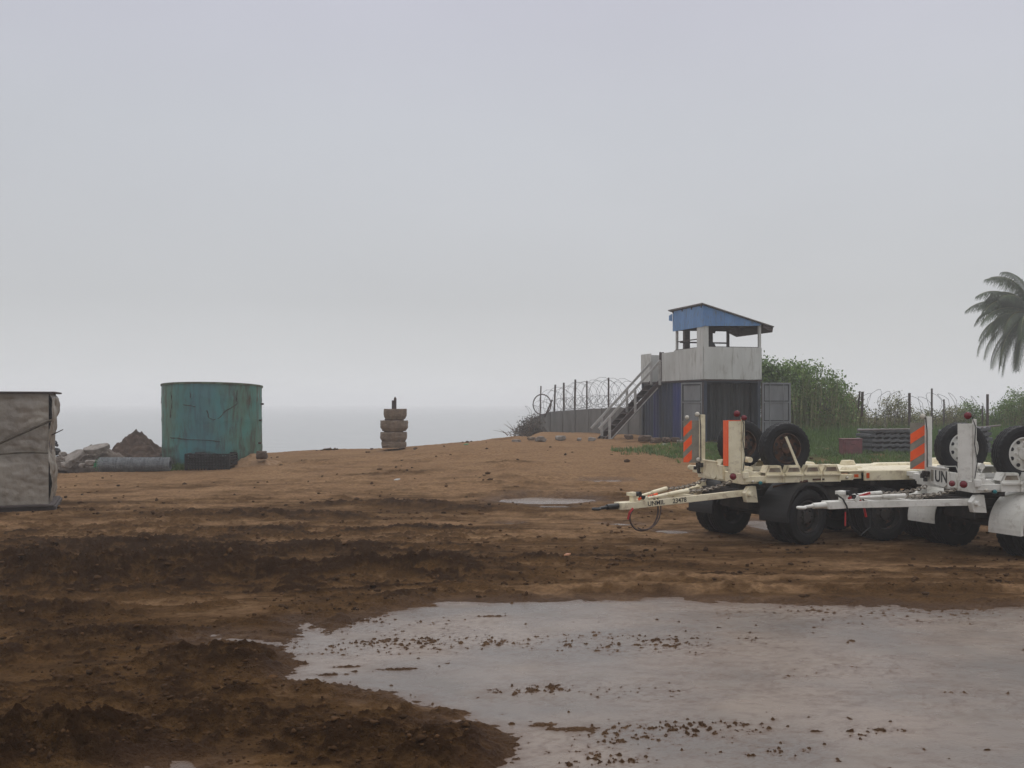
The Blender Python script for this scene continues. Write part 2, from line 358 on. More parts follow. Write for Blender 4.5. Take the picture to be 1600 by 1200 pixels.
def ground_mat():
    m = bpy.data.materials.new('wet_sandy_soil'); m.use_nodes = True
    n = m.node_tree.nodes; l = m.node_tree.links.new; p = n['Principled BSDF']
    g = n.new('ShaderNodeNewGeometry')
    def nz(sc, st=(1,1,1), det=6):
        mp = n.new('ShaderNodeMapping'); mp.inputs['Scale'].default_value = st; l(g.outputs['Position'], mp.inputs[0])
        z = n.new('ShaderNodeTexNoise'); z.inputs['Scale'].default_value = sc; z.inputs['Detail'].default_value = det; z.inputs['Roughness'].default_value = .65
        l(mp.outputs[0], z.inputs['Vector']); return z.outputs[0]
    def mr(s, a, b, c=0, d=1):
        r = n.new('ShaderNodeMapRange'); r.inputs[1].default_value = a; r.inputs[2].default_value = b; r.inputs[3].default_value = c; r.inputs[4].default_value = d
        if isinstance(s, str): s = attr(s)
        l(s, r.inputs[0]); return r.outputs[0]
    def attr(nm):
        a = n.new('ShaderNodeAttribute'); a.attribute_name = nm; return a.outputs['Fac']
    def mx(f, a, b):
        x = n.new('ShaderNodeMix'); x.data_type = 'RGBA'; l(f, x.inputs[0])
        for k, v in ((6, a), (7, b)):
            if isinstance(v, tuple): x.inputs[k].default_value = (*v, 1)
            else: l(v, x.inputs[k])
        return x.outputs[2]
    def mth(op, a, b):
        x = n.new('ShaderNodeMath'); x.operation = op
        for k, v in ((0, a), (1, b)):
            if isinstance(v, (int, float)): x.inputs[k].default_value = v
            else: l(v, x.inputs[k])
        return x.outputs[0]
    sand = mx(mr(nz(.8, (1,1.6,1)), .35, .65), (.40,.245,.125), (.30,.175,.088))
    sand = mx(mr(nz(11, (1,1.5,1), 9), .42, .66), sand, (.20,.115,.060))
    sand = mx(mr(nz(3.1, (1,2.2,1), 8), .54, .70, 0, .7), sand, (.17,.095,.050))
    dark = mx(mr(nz(2.2, (1,2,1)), .35, .65), (.092,.047,.017), (.155,.083,.032))
    dark = mx(mr(nz(22), .5, .8), dark, (.030,.015,.008))
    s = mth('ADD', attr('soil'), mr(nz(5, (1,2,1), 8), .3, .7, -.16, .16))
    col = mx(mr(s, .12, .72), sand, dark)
    col = mx(mr(s, .9, 1.5), col, (.045,.022,.009))  # darkest tone, for damp clods and their painted shading
    gg = mth('MULTIPLY', attr('grass'), mr(nz(1.1), .34, .5))
    col = mx(gg, col, (.05,.075,.022))
    col = mx(mr('wet', 0, 1, 0, .45), col, (.075,.038,.022))
    l(col, p.inputs['Base Color'])
    l(mr('wet', 0, 1, .95, .5), p.inputs['Roughness'])
    p.inputs['Specular IOR Level'].default_value = .06
    bn = n.new('ShaderNodeBump'); bn.inputs['Distance'].default_value = .06; bn.inputs['Strength'].default_value = 1
    l(mth('ADD', nz(40, (1,1,1), 4), mth('MULTIPLY', nz(9), 1.5)), bn.inputs['Height']); l(bn.outputs[0], p.inputs['Normal'])
    return m
go = npmesh('ground', np.stack([xx, yy, zz], -1).reshape(-1, 3), F, ground_mat(), smooth=True); tag(go, kind='structure')
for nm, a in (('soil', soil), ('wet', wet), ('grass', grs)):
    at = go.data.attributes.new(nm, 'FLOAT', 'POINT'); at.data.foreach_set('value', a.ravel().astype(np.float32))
def hz(x, y):
    z, _, _, _ = terrain(np.array([[float(x)]]), np.array([[float(y)]])); return float(z[0,0])

# water in the puddles
def water_mat(name, cA, cB, rough, bumpd, scales, fl=1.333, stretch=(1,1,1), mud=None, depth=False):
    m = bpy.data.materials.new(name); m.use_nodes = True
    n = m.node_tree.nodes; l = m.node_tree.links.new; p = n['Principled BSDF']
    g = n.new('ShaderNodeNewGeometry')
    mp = n.new('ShaderNodeMapping'); mp.inputs['Scale'].default_value = stretch; l(g.outputs['Position'], mp.inputs[0])
    def nz(sc, det=4):
        z = n.new('ShaderNodeTexNoise'); z.inputs['Scale'].default_value = sc; z.inputs['Detail'].default_value = det; l(mp.outputs[0], z.inputs['Vector']); return z.outputs[0]
    x = n.new('ShaderNodeMix'); x.data_type = 'RGBA'; x.inputs[6].default_value = (*cA,1); x.inputs[7].default_value = (*cB,1)
    r = n.new('ShaderNodeMapRange'); r.inputs[1].default_value = .38; r.inputs[2].default_value = .62; l(nz(.55), r.inputs[0]); l(r.outputs[0], x.inputs[0])
    col = x.outputs[2]
    if mud:
        x2 = n.new('ShaderNodeMix'); x2.data_type = 'RGBA'; x2.inputs[7].default_value = (*mud,1); l(col, x2.inputs[6])
        r2 = n.new('ShaderNodeMapRange'); r2.inputs[1].default_value = .52; r2.inputs[2].default_value = .8; r2.inputs[4].default_value = .6; l(nz(7, 8), r2.inputs[0]); l(r2.outputs[0], x2.inputs[0]); col = x2.outputs[2]
    p.inputs['Roughness'].default_value = rough; p.inputs['IOR'].default_value = fl
    if depth:   # shallow margins show the brown bed
        at = n.new('ShaderNodeAttribute'); at.attribute_name = 'depth'; sh = n.new('ShaderNodeMapRange'); sh.inputs[1].default_value = 0; sh.inputs[2].default_value = .03; sh.inputs[3].default_value = .8; sh.inputs[4].default_value = 0
        l(at.outputs['Fac'], sh.inputs[0]); x3 = n.new('ShaderNodeMix'); x3.data_type = 'RGBA'; x3.inputs[7].default_value = (.11,.065,.04,1); l(sh.outputs[0], x3.inputs[0]); l(col, x3.inputs[6]); col = x3.outputs[2]
        rr_ = n.new('ShaderNodeMapRange'); rr_.inputs[1].default_value = .35; rr_.inputs[2].default_value = .7; rr_.inputs[3].default_value = rough*.6; rr_.inputs[4].default_value = rough*1.5; l(nz(1.3, 5), rr_.inputs[0]); l(rr_.outputs[0], p.inputs['Roughness'])
    l(col, p.inputs['Base Color'])
    h = None
    for sc, a in scales:
        q = n.new('ShaderNodeMath'); q.operation = 'MULTIPLY'; q.inputs[1].default_value = a; l(nz(sc), q.inputs[0])
        if h is None: h = q.outputs[0]
        else:
            s_ = n.new('ShaderNodeMath'); s_.operation = 'ADD'; l(h, s_.inputs[0]); l(q.outputs[0], s_.inputs[1]); h = s_.outputs[0]
    bn = n.new('ShaderNodeBump'); bn.inputs['Distance'].default_value = bumpd; bn.inputs['Strength'].default_value = 1; l(h, bn.inputs['Height']); l(bn.outputs[0], p.inputs['Normal'])
    return m
PM = water_mat('muddy_puddle_water', (.235,.185,.145), (.155,.132,.112), .24, .004, ((38,1),(9,.7)), 1.36, (1,1.4,1), (.12,.08,.06), True)
def pool(x0, x1, y0, y1, z, nx, ny):
    u = np.linspace(x0, x1, nx); v = np.linspace(y0, y1, ny); X, Y = np.meshgrid(u, v); dz = z-terrain(X, Y)[0]
    ii = np.arange(nx*ny).reshape(ny, nx); Fq = np.stack([ii[:-1,:-1], ii[:-1,1:], ii[1:,1:], ii[1:,:-1]], -1).reshape(-1, 4)
    o = npmesh('puddle', np.stack([X, Y, np.full_like(X, z)], -1).reshape(-1, 3), Fq, PM, smooth=True); at = o.data.attributes.new('depth', 'FLOAT', 'POINT'); at.data.foreach_set('value', dz.ravel().astype(np.float32)); return tag(o, kind='structure')
def sheet(name, x0, x1, y0, y1, z, m):
    b = MB(); b.add([(x0,y0,z),(x1,y0,z),(x1,y1,z),(x0,y1,z)], [(0,1,2,3)]); o = b.build(name, m, fix=False); return tag(o, kind='structure')
pool(-5.2, 13, 4.2, 13.6, -.022, 620, 420)
for i, (p0, p1, py, th) in enumerate(SM):
    f = .905 if py < 765 else .93 if py < 800 else 1
    cx, cy = G((p0+p1)/2, py); cy2 = G(0, py-th)[1]; cx *= f; ex = (p1-p0)/2/FP*cy*f; ey = (cy2-cy)*f; cy *= f
    z = PB(cx, cy)-.03
    # the basin follows the slope, so the water is laid a little above its lowest side
    pool(cx-ex*1.3, cx+ex*1.3, cy-ey*1.3, cy+ey*1.3, z, 60, 40)
SEA = water_mat('sea_water', (.41,.42,.41), (.37,.385,.38), .28, .35, ((.35,1),(1.4,.35),(5,.08)), 1.333, (.35,1.6,1))
sheet('sea', -3000, 3000, 43, 3000, -1.25, SEA)

# ------------------------------------------------------------------ materials
M = {}
M['white_ply'] = mat('weathered_white_board', srgb(196,197,192), srgb(174,174,168), 1.2, (.35,.7), .7, (1,1,.35), srgb(142,138,128), 5, (.54,.78), (1.4,1.4,.25), bump=.002)
M['blue_ply'] = mat('blue_painted_board', srgb(100,142,190), srgb(82,120,166), 1.5, (.35,.65), .6, (1,1,.3), srgb(96,108,116), 7, (.52,.70), (2,2,.4))
M['cont'] = mat('dark_blue_container_steel', srgb(50,60,80), srgb(44,52,60), .8, (.4,.6), .65, (1,1,.5), srgb(60,60,56), 3, (.5,.75), (2,2,.3))
M['cont_blue'] = mat('blue_container_patch', srgb(46,56,112), srgb(48,56,86), 1.1, (.35,.65), .6, (1,1,.3))
M['door_grey'] = mat('grey_container_door', srgb(124,126,127), srgb(110,111,112), 2, (.4,.6), .6, (1,1,.4), srgb(86,82,78), 6, (.6,.75), (2,2,.4))
M['dark'] = mat('dark_interior', srgb(42,44,44), srgb(34,36,38), 3, rough=.8)
M['wood_dark'] = mat('dark_wet_timber', srgb(74,62,58), srgb(56,48,46), 4, (.35,.65), .75, (1,1,4))
M['wood_white'] = mat('white_painted_timber', srgb(178,176,172), srgb(150,147,142), 5, (.4,.7), .65)
M['roof'] = mat('grey_roof_sheet', srgb(120,116,108), srgb(88,80,76), 3, (.4,.6), .6)
M['conc'] = mat('grey_concrete', srgb(112,110,106), srgb(92,90,86), 1.3, (.35,.65), .85, (1,1,.4), srgb(80,74,66), 6, (.58,.8), (1,1,.3), bump=.004)
M['block'] = mat('rough_brown_concrete', srgb(130,114,97), srgb(106,92,78), 5, (.35,.65), .9, (1,1,1), srgb(84,88,66), 8, (.6,.75), bump=.02, bs=18)
M['rock'] = mat('pale_rock', srgb(150,142,134), srgb(112,104,96), 5, (.35,.65), .85, bump=.01)
M['rock_brown'] = mat('brown_rock', srgb(98,80,66), srgb(74,60,50), 5, (.35,.65), .85, bump=.01)
M['dirt'] = mat('dark_dirt', srgb(88,70,58), srgb(64,50,42), 3, (.35,.65), .9, (1,1,1), srgb(108,92,78), 9, (.56,.7), bump=.03, bs=14)
M['rubble'] = mat('grey_rubble', srgb(112,100,90), srgb(84,74,66), 2.2, (.35,.65), .9, (1,1,1), srgb(134,124,114), 5, (.55,.64), bump=.04, bs=10)
M['iron'] = mat('dark_rusty_iron', srgb(58,50,50), srgb(76,58,50), 6, rough=.7)
M['wire'] = mat('grey_steel_wire', srgb(74,72,72), srgb(62,58,56), 3, rough=.6, metal=.2)
M['cream'] = mat('cream_white_paint', srgb(232,222,192), srgb(214,202,168), 2.5, (.4,.65), .45, (1,1,1), srgb(136,104,78), 6, (.52,.85), bump=.001)
M['white'] = mat('white_vehicle_paint', srgb(222,220,212), srgb(204,202,192), 2.5, (.4,.65), .42, (1,1,1), srgb(138,126,112), 6, (.52,.88), bump=.001)
M['under'] = mat('grimy_shaded_undercarriage', srgb(58,54,50), srgb(40,37,35), 4, rough=.75, c3=srgb(96,68,50), s3=6, t3=(.6,.7))  # grime plus the shade below the deck, put into one dark colour
M['tyre'] = mat('black_rubber', srgb(30,30,31), srgb(23,23,24), 5, (.4,.6), .6, spec=.3, c3=srgb(46,41,36), s3=9, t3=(.58,.75))
M['rust'] = mat('rusty_wheel', srgb(96,66,48), srgb(50,42,38), 7, (.4,.6), .75)
M['orange'] = mat('orange_reflective', (.98,.12,.012), (.92,.10,.012), 8, rough=.4)
M['boardgrey'] = mat('grey_reflective', srgb(142,136,122), srgb(128,122,110), 8, rough=.45)
M['black'] = mat('black_plastic', srgb(26,26,27), rough=.5)
M['red'] = mat('red_plastic', srgb(178,28,30), srgb(150,26,28), 8, rough=.4)
M['redlens'] = mat('dark_red_lens', srgb(110,18,30), rough=.25)
M['lens'] = mat('clear_lens', srgb(196,190,176), rough=.2)
M['amber'] = mat('amber_reflector', srgb(206,84,28), rough=.3)
M['teal'] = mat('teal_plastic', srgb(18,110,116), rough=.4)
M['letter'] = mat('black_lettering', srgb(34,34,38), rough=.5)
M['hose'] = mat('brown_rubber_hose', srgb(84,62,54), srgb(52,44,42), 12, rough=.6)
# ------------------------------------------------------------------ rocks, heaps
def rock(cx, cy, sx, sy, sz, m, seed, name='rock', z=None, ang=0, tilt=0, sub=2, flat=0):
    import bmesh
    bm = bmesh.new(); bmesh.ops.create_icosphere(bm, subdivisions=sub+1, radius=1)
    rr = random.Random(seed); of = Vector((rr.random()*50, rr.random()*50, rr.random()*50))
    from mathutils import noise as mn
    for v in bm.verts:
        p = v.co.copy(); k = 1+.45*mn.noise(p*1.1+of)+.2*mn.noise(p*2.7+of)
        p *= k
        p = Vector([math.copysign(min(abs(c), .82), c) for c in p])
        v.co = Vector((p.x*sx, p.y*sy, p.z*sz))
    me = bpy.data.meshes.new(name); bm.to_mesh(me); bm.free(); me.materials.append(m)
    o = bpy.data.objects.new(name, me); C.collection.objects.link(o)
    if z is None: z = hz(cx, cy)
    o.location = (cx, cy, z+sz*.45); o.rotation_euler = (tilt, tilt*.6, ang)
    return o
def heap(name, cx, cy, rx, ry, ht, m, seed, peak=1.2, rough=.35, n=70):
    vs = []; u = np.linspace(-1, 1, n); X, Y = np.meshgrid(u, u)
    wx = X*rx+cx; wy = Y*ry+cy
    rr = np.sqrt(X**2+Y**2)*(1+.5*(fbm(X*2+seed, Y*2, seed, 3)-.5))
    k = np.clip(1-rr, 0, 1)**peak
    gz = terrain(wx, wy)[0]
    nzv = fbm(X*3+seed, Y*3, seed+3, 5, .62)
    z = gz-.06+k*ht*(1-rough+2*rough*nzv)+np.minimum(k*4, 1)*.25*ht*(fbm(X*9, Y*9, seed+9, 3, .6)-.5)
    z = np.where(k <= 0, gz-.08, z)
    ii = np.arange(n*n).reshape(n, n); Fq = np.stack([ii[:-1,:-1], ii[:-1,1:], ii[1:,1:], ii[1:,:-1]], -1).reshape(-1, 4)
    return npmesh(name, np.stack([wx, wy, z], -1).reshape(-1, 3), Fq, m, smooth=False)
# loose clods and crumbs lying on the soil
def clods():
    import bmesh
    bm = bmesh.new(); bmesh.ops.create_icosphere(bm, subdivisions=1, radius=1); bv = np.array([v.co[:] for v in bm.verts]); bf = np.array([[v.index for v in f.verts] for f in bm.faces]); bm.free()
    rs = np.random.RandomState(9); n = 9000
    py = 690+510*rs.uniform(0, 1, n)**1.3; px = rs.uniform(-80, 1700, n); y = CZ*FP/(py-HY); y = np.minimum(y, 39); x = (px-800)/FP*y
    z, so_, we, _ = terrain(x[None,:], y[None,:]); z, so_, we = z[0], so_[0], we[0]
    cl = fbm(x*1.1, y*1.7, 123, 3); keep = (we < .75) & (cl+.35*so_ > .66+.12*rs.uniform(size=n))
    x, y, z, so_ = x[keep], y[keep], z[keep], so_[keep]; n = len(x)
    s = .004+.0009*y+(.012+.0012*y)*rs.uniform(0, 1, n)**3.5
    V = bv[None]*(1+rs.uniform(-.55, .45, (n, len(bv), 1))); V = V*s[:,None,None]*rs.uniform(.6, 1.5, (n, 1, 3)); V[:,:,2] *= .65
    V += np.stack([x, y, z+s*.25], -1)[:,None]; Fq = (bf[None]+np.arange(n)[:,None,None]*len(bv)).reshape(-1, 3)
    m = mat('soil_clods', (.085,.043,.018), (.05,.025,.010), .8, (.4,.6), .95, island=.35, spec=.15)
    o = npmesh('soil_clods', V.reshape(-1, 3), Fq, m); tag(o, 'loose brown clods and crumbs strewn over the churned soil', 'clods', kind='stuff')
clods()
# ------------------------------------------------------------------ tank
def build_tank():
    Yt = 35.0; cx = (332-800)/FP*Yt; r = 1.69
    z0 = hz(cx, Yt-r)-.05; z1 = 3.10
    tk = empty('water_tank', (cx, Yt, z0)); H = z1-z0
    tag(tk, 'large round teal green tank with streaks and a crack, standing on the sand', 'tank')
    m = mat('teal_painted_render', srgb(70,130,122), srgb(82,116,100), 1.4, (.38,.62), .55, (1,1,.45), srgb(70,66,52), 4.2, (.46,.66), (1.6,1.6,.28), bump=.006, bs=9)
    n_ = m.node_tree.nodes; l_ = m.node_tree.links.new; p = n_['Principled BSDF']
    src = p.inputs['Base Color'].links[0].from_socket
    t = n_.new('ShaderNodeTexCoord'); sp = n_.new('ShaderNodeSeparateXYZ'); l_(t.outputs['Object'], sp.inputs[0])
    nz_ = n_.new('ShaderNodeTexNoise'); nz_.inputs['Scale'].default_value = 2.2; nz_.inputs['Detail'].default_value = 8; l_(t.outputs['Object'], nz_.inputs['Vector'])
    # algae and grime gathered at the foot, blue patch of newer paint at the middle
    a = n_.new('ShaderNodeMath'); a.operation = 'MULTIPLY_ADD'; a.inputs[1].default_value = 1.5; l_(nz_.outputs[0], a.inputs[0]); 
    inv = n_.new('ShaderNodeMapRange'); inv.inputs[1].default_value = 0; inv.inputs[2].default_value = 1.5; inv.inputs[3].default_value = .35; inv.inputs[4].default_value = -.6; l_(sp.outputs[2], inv.inputs[0]); l_(inv.outputs[0], a.inputs[2])
    r_ = n_.new('ShaderNodeMapRange'); r_.inputs[1].default_value = .62; r_.inputs[2].default_value = .95; r_.inputs[4].default_value = .85; l_(a.outputs[0], r_.inputs[0])
    x1 = n_.new('ShaderNodeMix'); x1.data_type = 'RGBA'; x1.inputs[7].default_value = (*srgb(56,52,40),1)
    # blue patch
    g1 = n_.new('ShaderNodeMapRange'); g1.inputs[1].default_value = 1.05; g1.inputs[2].default_value = .35
    ab = n_.new('ShaderNodeMath'); ab.operation = 'ABSOLUTE'; ad = n_.new('ShaderNodeMath'); ad.operation = 'SUBTRACT'; ad.inputs[1].default_value = .1; l_(sp.outputs[0], ad.inputs[0]); l_(ad.outputs[0], ab.inputs[0])
    ad2 = n_.new('ShaderNodeMath'); ad2.operation = 'ADD'; l_(ab.outputs[0], ad2.inputs[0]); l_(nz_.outputs[0], ad2.inputs[1]); l_(ad2.outputs[0], g1.inputs[0])
    g1.inputs[1].default_value = 1.7; g1.inputs[2].default_value = .7; g1.inputs[4].default_value = .6
    x2 = n_.new('ShaderNodeMix'); x2.data_type = 'RGBA'; x2.inputs[7].default_value = (*srgb(66,114,128),1)
    l_(g1.outputs[0], x2.inputs[0]); l_(src, x2.inputs[6]); l_(x2.outputs[2], x1.inputs[6]); l_(r_.outputs[0], x1.inputs[0]); l_(x1.outputs[2], p.inputs['Base Color'])
    b = MB(); prof = []
    for i in range(25): prof.append((r+(.012 if i in (6, 14, 20) else 0), H*i/24))
    prof += [(r-.07, H), (r-.07, .1)]
    rr = random.Random(3)
    b.lathe(prof, (0,0,0), 'z', 96, mod=lambda i, j, q: q+.012*math.sin(i*.9)+.01*math.sin(i*.31+j*.2))
    b.v = [(x, y, z*(1+.030*(-y/r))) for x, y, z in b.v]
    b.build('shell', m, tk, smooth=True)
    b = MB(); b.lathe([(r-.085,H-.03),(r+.035,H-.03),(r+.035,H+.03),(r-.085,H+.03)], (0,0,0), 'z', 96, closed=True); b.v = [(x, y, z*(1+.030*(-y/r))) for x, y, z in b.v]; b.build('rim', M['iron'] if False else mat('mossy_rim', srgb(92,112,92), srgb(76,72,58), 4, rough=.8), tk)
    # crack: thin dark relief following the photo
    b = MB(); def_pts = [(328,641),(331,653),(336,656),(342,655),(348,650),(352,644),(358,639),(364,635),(369,631),(368,620),(369,606)]
    for seg in (def_pts, [(267,612),(270,628),(267,645),(266,655)], [(266,684),(282,685),(300,687),(330,688),(352,690)], [(290,632),(304,634),(312,636)], [(302,613),(303,624)]):
        pts = []
        for k in range(len(seg)-1):
            for s in range(4):
                t_ = s/4; px = seg[k][0]*(1-t_)+seg[k+1][0]*t_+rr.uniform(-.6,.6); py = seg[k][1]*(1-t_)+seg[k+1][1]*t_+rr.uniform(-.5,.5)
                x = (px-800)/FP*(Yt-r*.8)-cx; x = max(-r*.98, min(r*.98, x)); y = -math.sqrt(max((r+.02)**2-x*x, 0)); zz_ = ZY(py, Yt+y)-z0
                pts.append((x, y, zz_))
        b = MB(); b.tube(pts, [.011*(.4+1.2*rr.random()) for _ in pts], 5)
        b.build('crack', bpy.data.materials.get('crack_dark') or mat('crack_dark', srgb(62,50,40), rough=.9), tk)
    b = MB(); x = (270-800)/FP*Yt-cx
    b.bar((x, -.9, H+.06), (x+.55, -.7, H+.02), .1, .07); b.build('plank', M['wood_dark'], tk)
    for ang, zz_ in ((-.1, H*.58), (0.05, H*.78), (math.pi+.05, H*.80), (-.12, H*.30), (math.pi+.1, H*.16)):
        b = MB(); d = Vector((math.cos(ang), math.sin(ang), 0)); b.cyl(d*(r-.02)+Vector((0,0,zz_)), d*(r+.09)+Vector((0,0,zz_)), .035, n=8); b.build('pipe_stub', M['iron'], tk)
build_tank()
# ------------------------------------------------------------------ wrapped crate at left
def build_crate():
    Y0 = 23.2; xr = (76-800)/FP*Y0
    z0 = hz(xr-.5, Y0+.3)-.03
    cr = empty('tarpaulin_covered_crate', (xr, Y0, z0), R(21))
    tag(cr, 'tall crate wrapped in a dirty grey tarpaulin tied with rope on a dark pallet', 'crate')
    H = ZY(612, Y0)-z0; Wd = 3.4; D = 2.2
    tarp = mat('dirty_grey_tarpaulin', srgb(156,147,134), srgb(118,109,98), 1.1, (.36,.64), .42, (1,1,.6), srgb(118,104,88), 3.0, (.52,.78), (1,1,.5), bump=.05, bs=3.2)
    # wrinkled skin of the wrapped load
    nx, nz_ = 110, 90
    def skin(u, v, face):
        base = .14+ (H-.16-.14)*v
        fold = .05*(fbm(np.array([u*3.1+7*face]), np.array([v*2.2]), 5, 3)[0]-.5)+.05*abs(2*fbm(np.array([u*2.3+v*1.9+face]), np.array([v*2.6-u*.8]), 15, 3)[0]-1)
        bul = .05*math.sin(math.pi*v)+.04*abs(math.sin(v*math.pi*2))
        return base, fold*1.5+bul
    u = np.linspace(0, 1, nx); v = np.linspace(0, 1, nz_); U, V = np.meshgrid(u, v)
    vs = []; fs = []
    def panel(face):
        fold = .12*(fbm(U*4+7*face, V*3, 5, 4)-.5)+.16*np.abs(2*fbm(U*5.0+V*3.4+face, V*5.6-U*2.2, 15, 3)-1)+.08*np.abs(2*fbm(U*13+V*2+face, V*7+U*3, 25, 3)-1)-.09+.05*np.sin(U*26+3*fbm(U*3,V*3,35,2)*3)*ss(V,.05,.4)
        # cloth pulled in at the rope and bulging between
        fold += .06*np.abs(np.sin(V*math.pi*2.0))-.05*np.exp(-((V-.46-.02*np.sin(U*9))/.02)**2)
        dg = V-(.46+.30*(U-.55)/.45); fold -= np.where(U > .55, .05*np.exp(-(dg/.02)**2), 0)
        top = ss(V, .93, 1.0); fold = fold*(1-.7*top)*.42
        z = .16+(H-.2)*V
        if face == 0: x = -Wd+Wd*U; y = -fold
        elif face == 1: x = fold+.03*np.sin(V*9)+.05*ss(V,.5,.9)*(1-ss(V,.95,1))+.02*np.sin(V*17+U*5); y = D*U
        else: x = -Wd*U; y = D+fold
        return np.stack([x, y, z], -1).reshape(-1, 3)
    allv = []; allf = []; o = 0
    for face in range(3):
        P = panel(face); ii = np.arange(nx*nz_).reshape(nz_, nx)+o
        allv.append(P); allf.append(np.stack([ii[:-1,:-1], ii[:-1,1:], ii[1:,1:], ii[1:,:-1]], -1).reshape(-1, 4)); o += nx*nz_
    npmesh('tarpaulin', np.concatenate(allv), np.concatenate(allf), tarp, cr, smooth=True)
    b = MB(); b.span((-Wd+.05, .08, .16), (-.05, D-.05, H-.1)); b.build('load', M['wood_dark'], cr)
    b = MB(); b.box((-Wd/2+.07, D/2-.02, H-.02), (Wd+.16, D+.10, .045)); b.build('lid', M['wood_dark'], cr, bevel=.01)
    b = MB(); b.span((-Wd-.1, -.06, .0), (.16, D+.05, .12)); b.span((-Wd-.12, -.16, .12), (.12, D, .17)); b.build('pallet', M['wood_dark'], cr, bevel=.01)
    zr = .16+(H-.2)*.46
    b = MB(); pts = [(-Wd+Wd*t, -.07-.02*math.sin(t*14), zr+.03*math.sin(t*9)) for t in np.linspace(0, 1, 24)]; b.tube(pts, .022, 6)
    pts = [(-Wd*.45+Wd*.47*t, -.10+.04*t, zr+t*.30*(H-.2)) for t in np.linspace(0, 1, 14)]; b.tube(pts, .03, 6)
    pts = [(-Wd*.35+.02*math.sin(t*5), -.06, .2+t*(zr-.2)) for t in np.linspace(0, 1, 14)]; b.tube(pts, .02, 6)
    b.build('rope', mat('brown_rope', srgb(90,82,66), srgb(66,58,48), 9, rough=.9), cr)
    b = MB(); b.cyl((.05, .3, zr+.42), (.30, .1, zr+.55), .014, .01, 6); b.build('stick', M['wood_dark'], cr)
build_crate()
# ------------------------------------------------------------------ things left of the tank
def at_ground(px, Y): x = (px-800)/FP*Y; return x, hz(x, Y)
o = heap('rubble_heap', (142-800)/FP*34.6, 34.6, 1.75, 1.2, .78, M['rubble'], 3, .55, .45); tag(o, 'low grey heap of rubble between the wrapped crate and the mesh roll', 'rubble heap')
o = heap('dirt_pile', (214-800)/FP*36, 36, 1.55, 1.3, 1.28, M['dirt'], 8, 1.0, .25); tag(o, 'dark brown pointed dirt pile beside the teal tank', 'dirt pile')
def slab(px, py, Y, L_, D, T, rot, lab):
    b = MB(); rr = random.Random(int(px)); pts = []
    for k in range(9):
        a = 2*math.pi*k/9; q = .8+.25*rr.random(); pts.append((L_/2*math.cos(a)*q, D/2*math.sin(a)*q, 0))
    b.prism(pts, (0,0,T)); o = b.build('concrete_slab', M['rock'], bevel=.015); o.location = W(px, py, Y); o.rotation_euler = rot; tag(o, lab, 'slab', 'broken slabs on the rubble heap'); return o
slab(150, 704, 33.9, .95, .7, .14, (R(16), R(-10), R(10)), 'pale broken concrete slab lying on top of the rubble heap')
slab(117, 714, 33.5, .85, .7, .09, (R(32), R(-22), R(0)), 'tilted thin concrete slab on the left slope of the rubble heap')
for k, (px, py, Y, s) in enumerate([(93,718,33.3,.13),(104,726,33.2,.16),(128,727,33.2,.12),(143,723,33.2,.15),(98,709,33.6,.11)]):
    p = W(px, py, Y); o = rock(p.x, Y, s*1.4, s, s*.8, M['rock'], 40+k, 'rubble_chunk', z=p.z-s*.4, ang=k)
    tag(o, ['pale rubble chunk nearest the wrapped crate','pale rubble chunk low in front of the heap, second from the crate','small rubble chunk in front of the heap under the tilted slab','pale rubble chunk beside the green end of the mesh roll','small pale chunk on the upper left slope of the rubble heap'][k], 'rubble', 'rubble chunks on the heap')
# scrap
p = W(86, 709, 34.2)
b = MB(); b.tube([(-.05,0,0),(-.1,0,.16),(-.02,0,.30),(.05,.02,.38),(.0,.02,.44)], [.07,.06,.05,.035,.03], 7)
b.tube([(-.14,.05,-.05),(-.2,.05,.2),(-.14,.05,.33)], [.06,.05,.04], 7)
b.lathe([(.03,-.12),(.12,-.06),(.15,.04),(.1,.12),(.02,.15)], (.04,0,.06), 'z', 12); b.lathe([(.02,.0),(.05,.03),(.045,.08),(.01,.11)], (.07,0,.24), 'z', 8)
o = b.build('twisted_scrap', M['black'], loc=(p.x, p.y, p.z)); tag(o, 'small dark twisted scrap standing on the rubble at the edge of the wrapped crate', 'scrap')
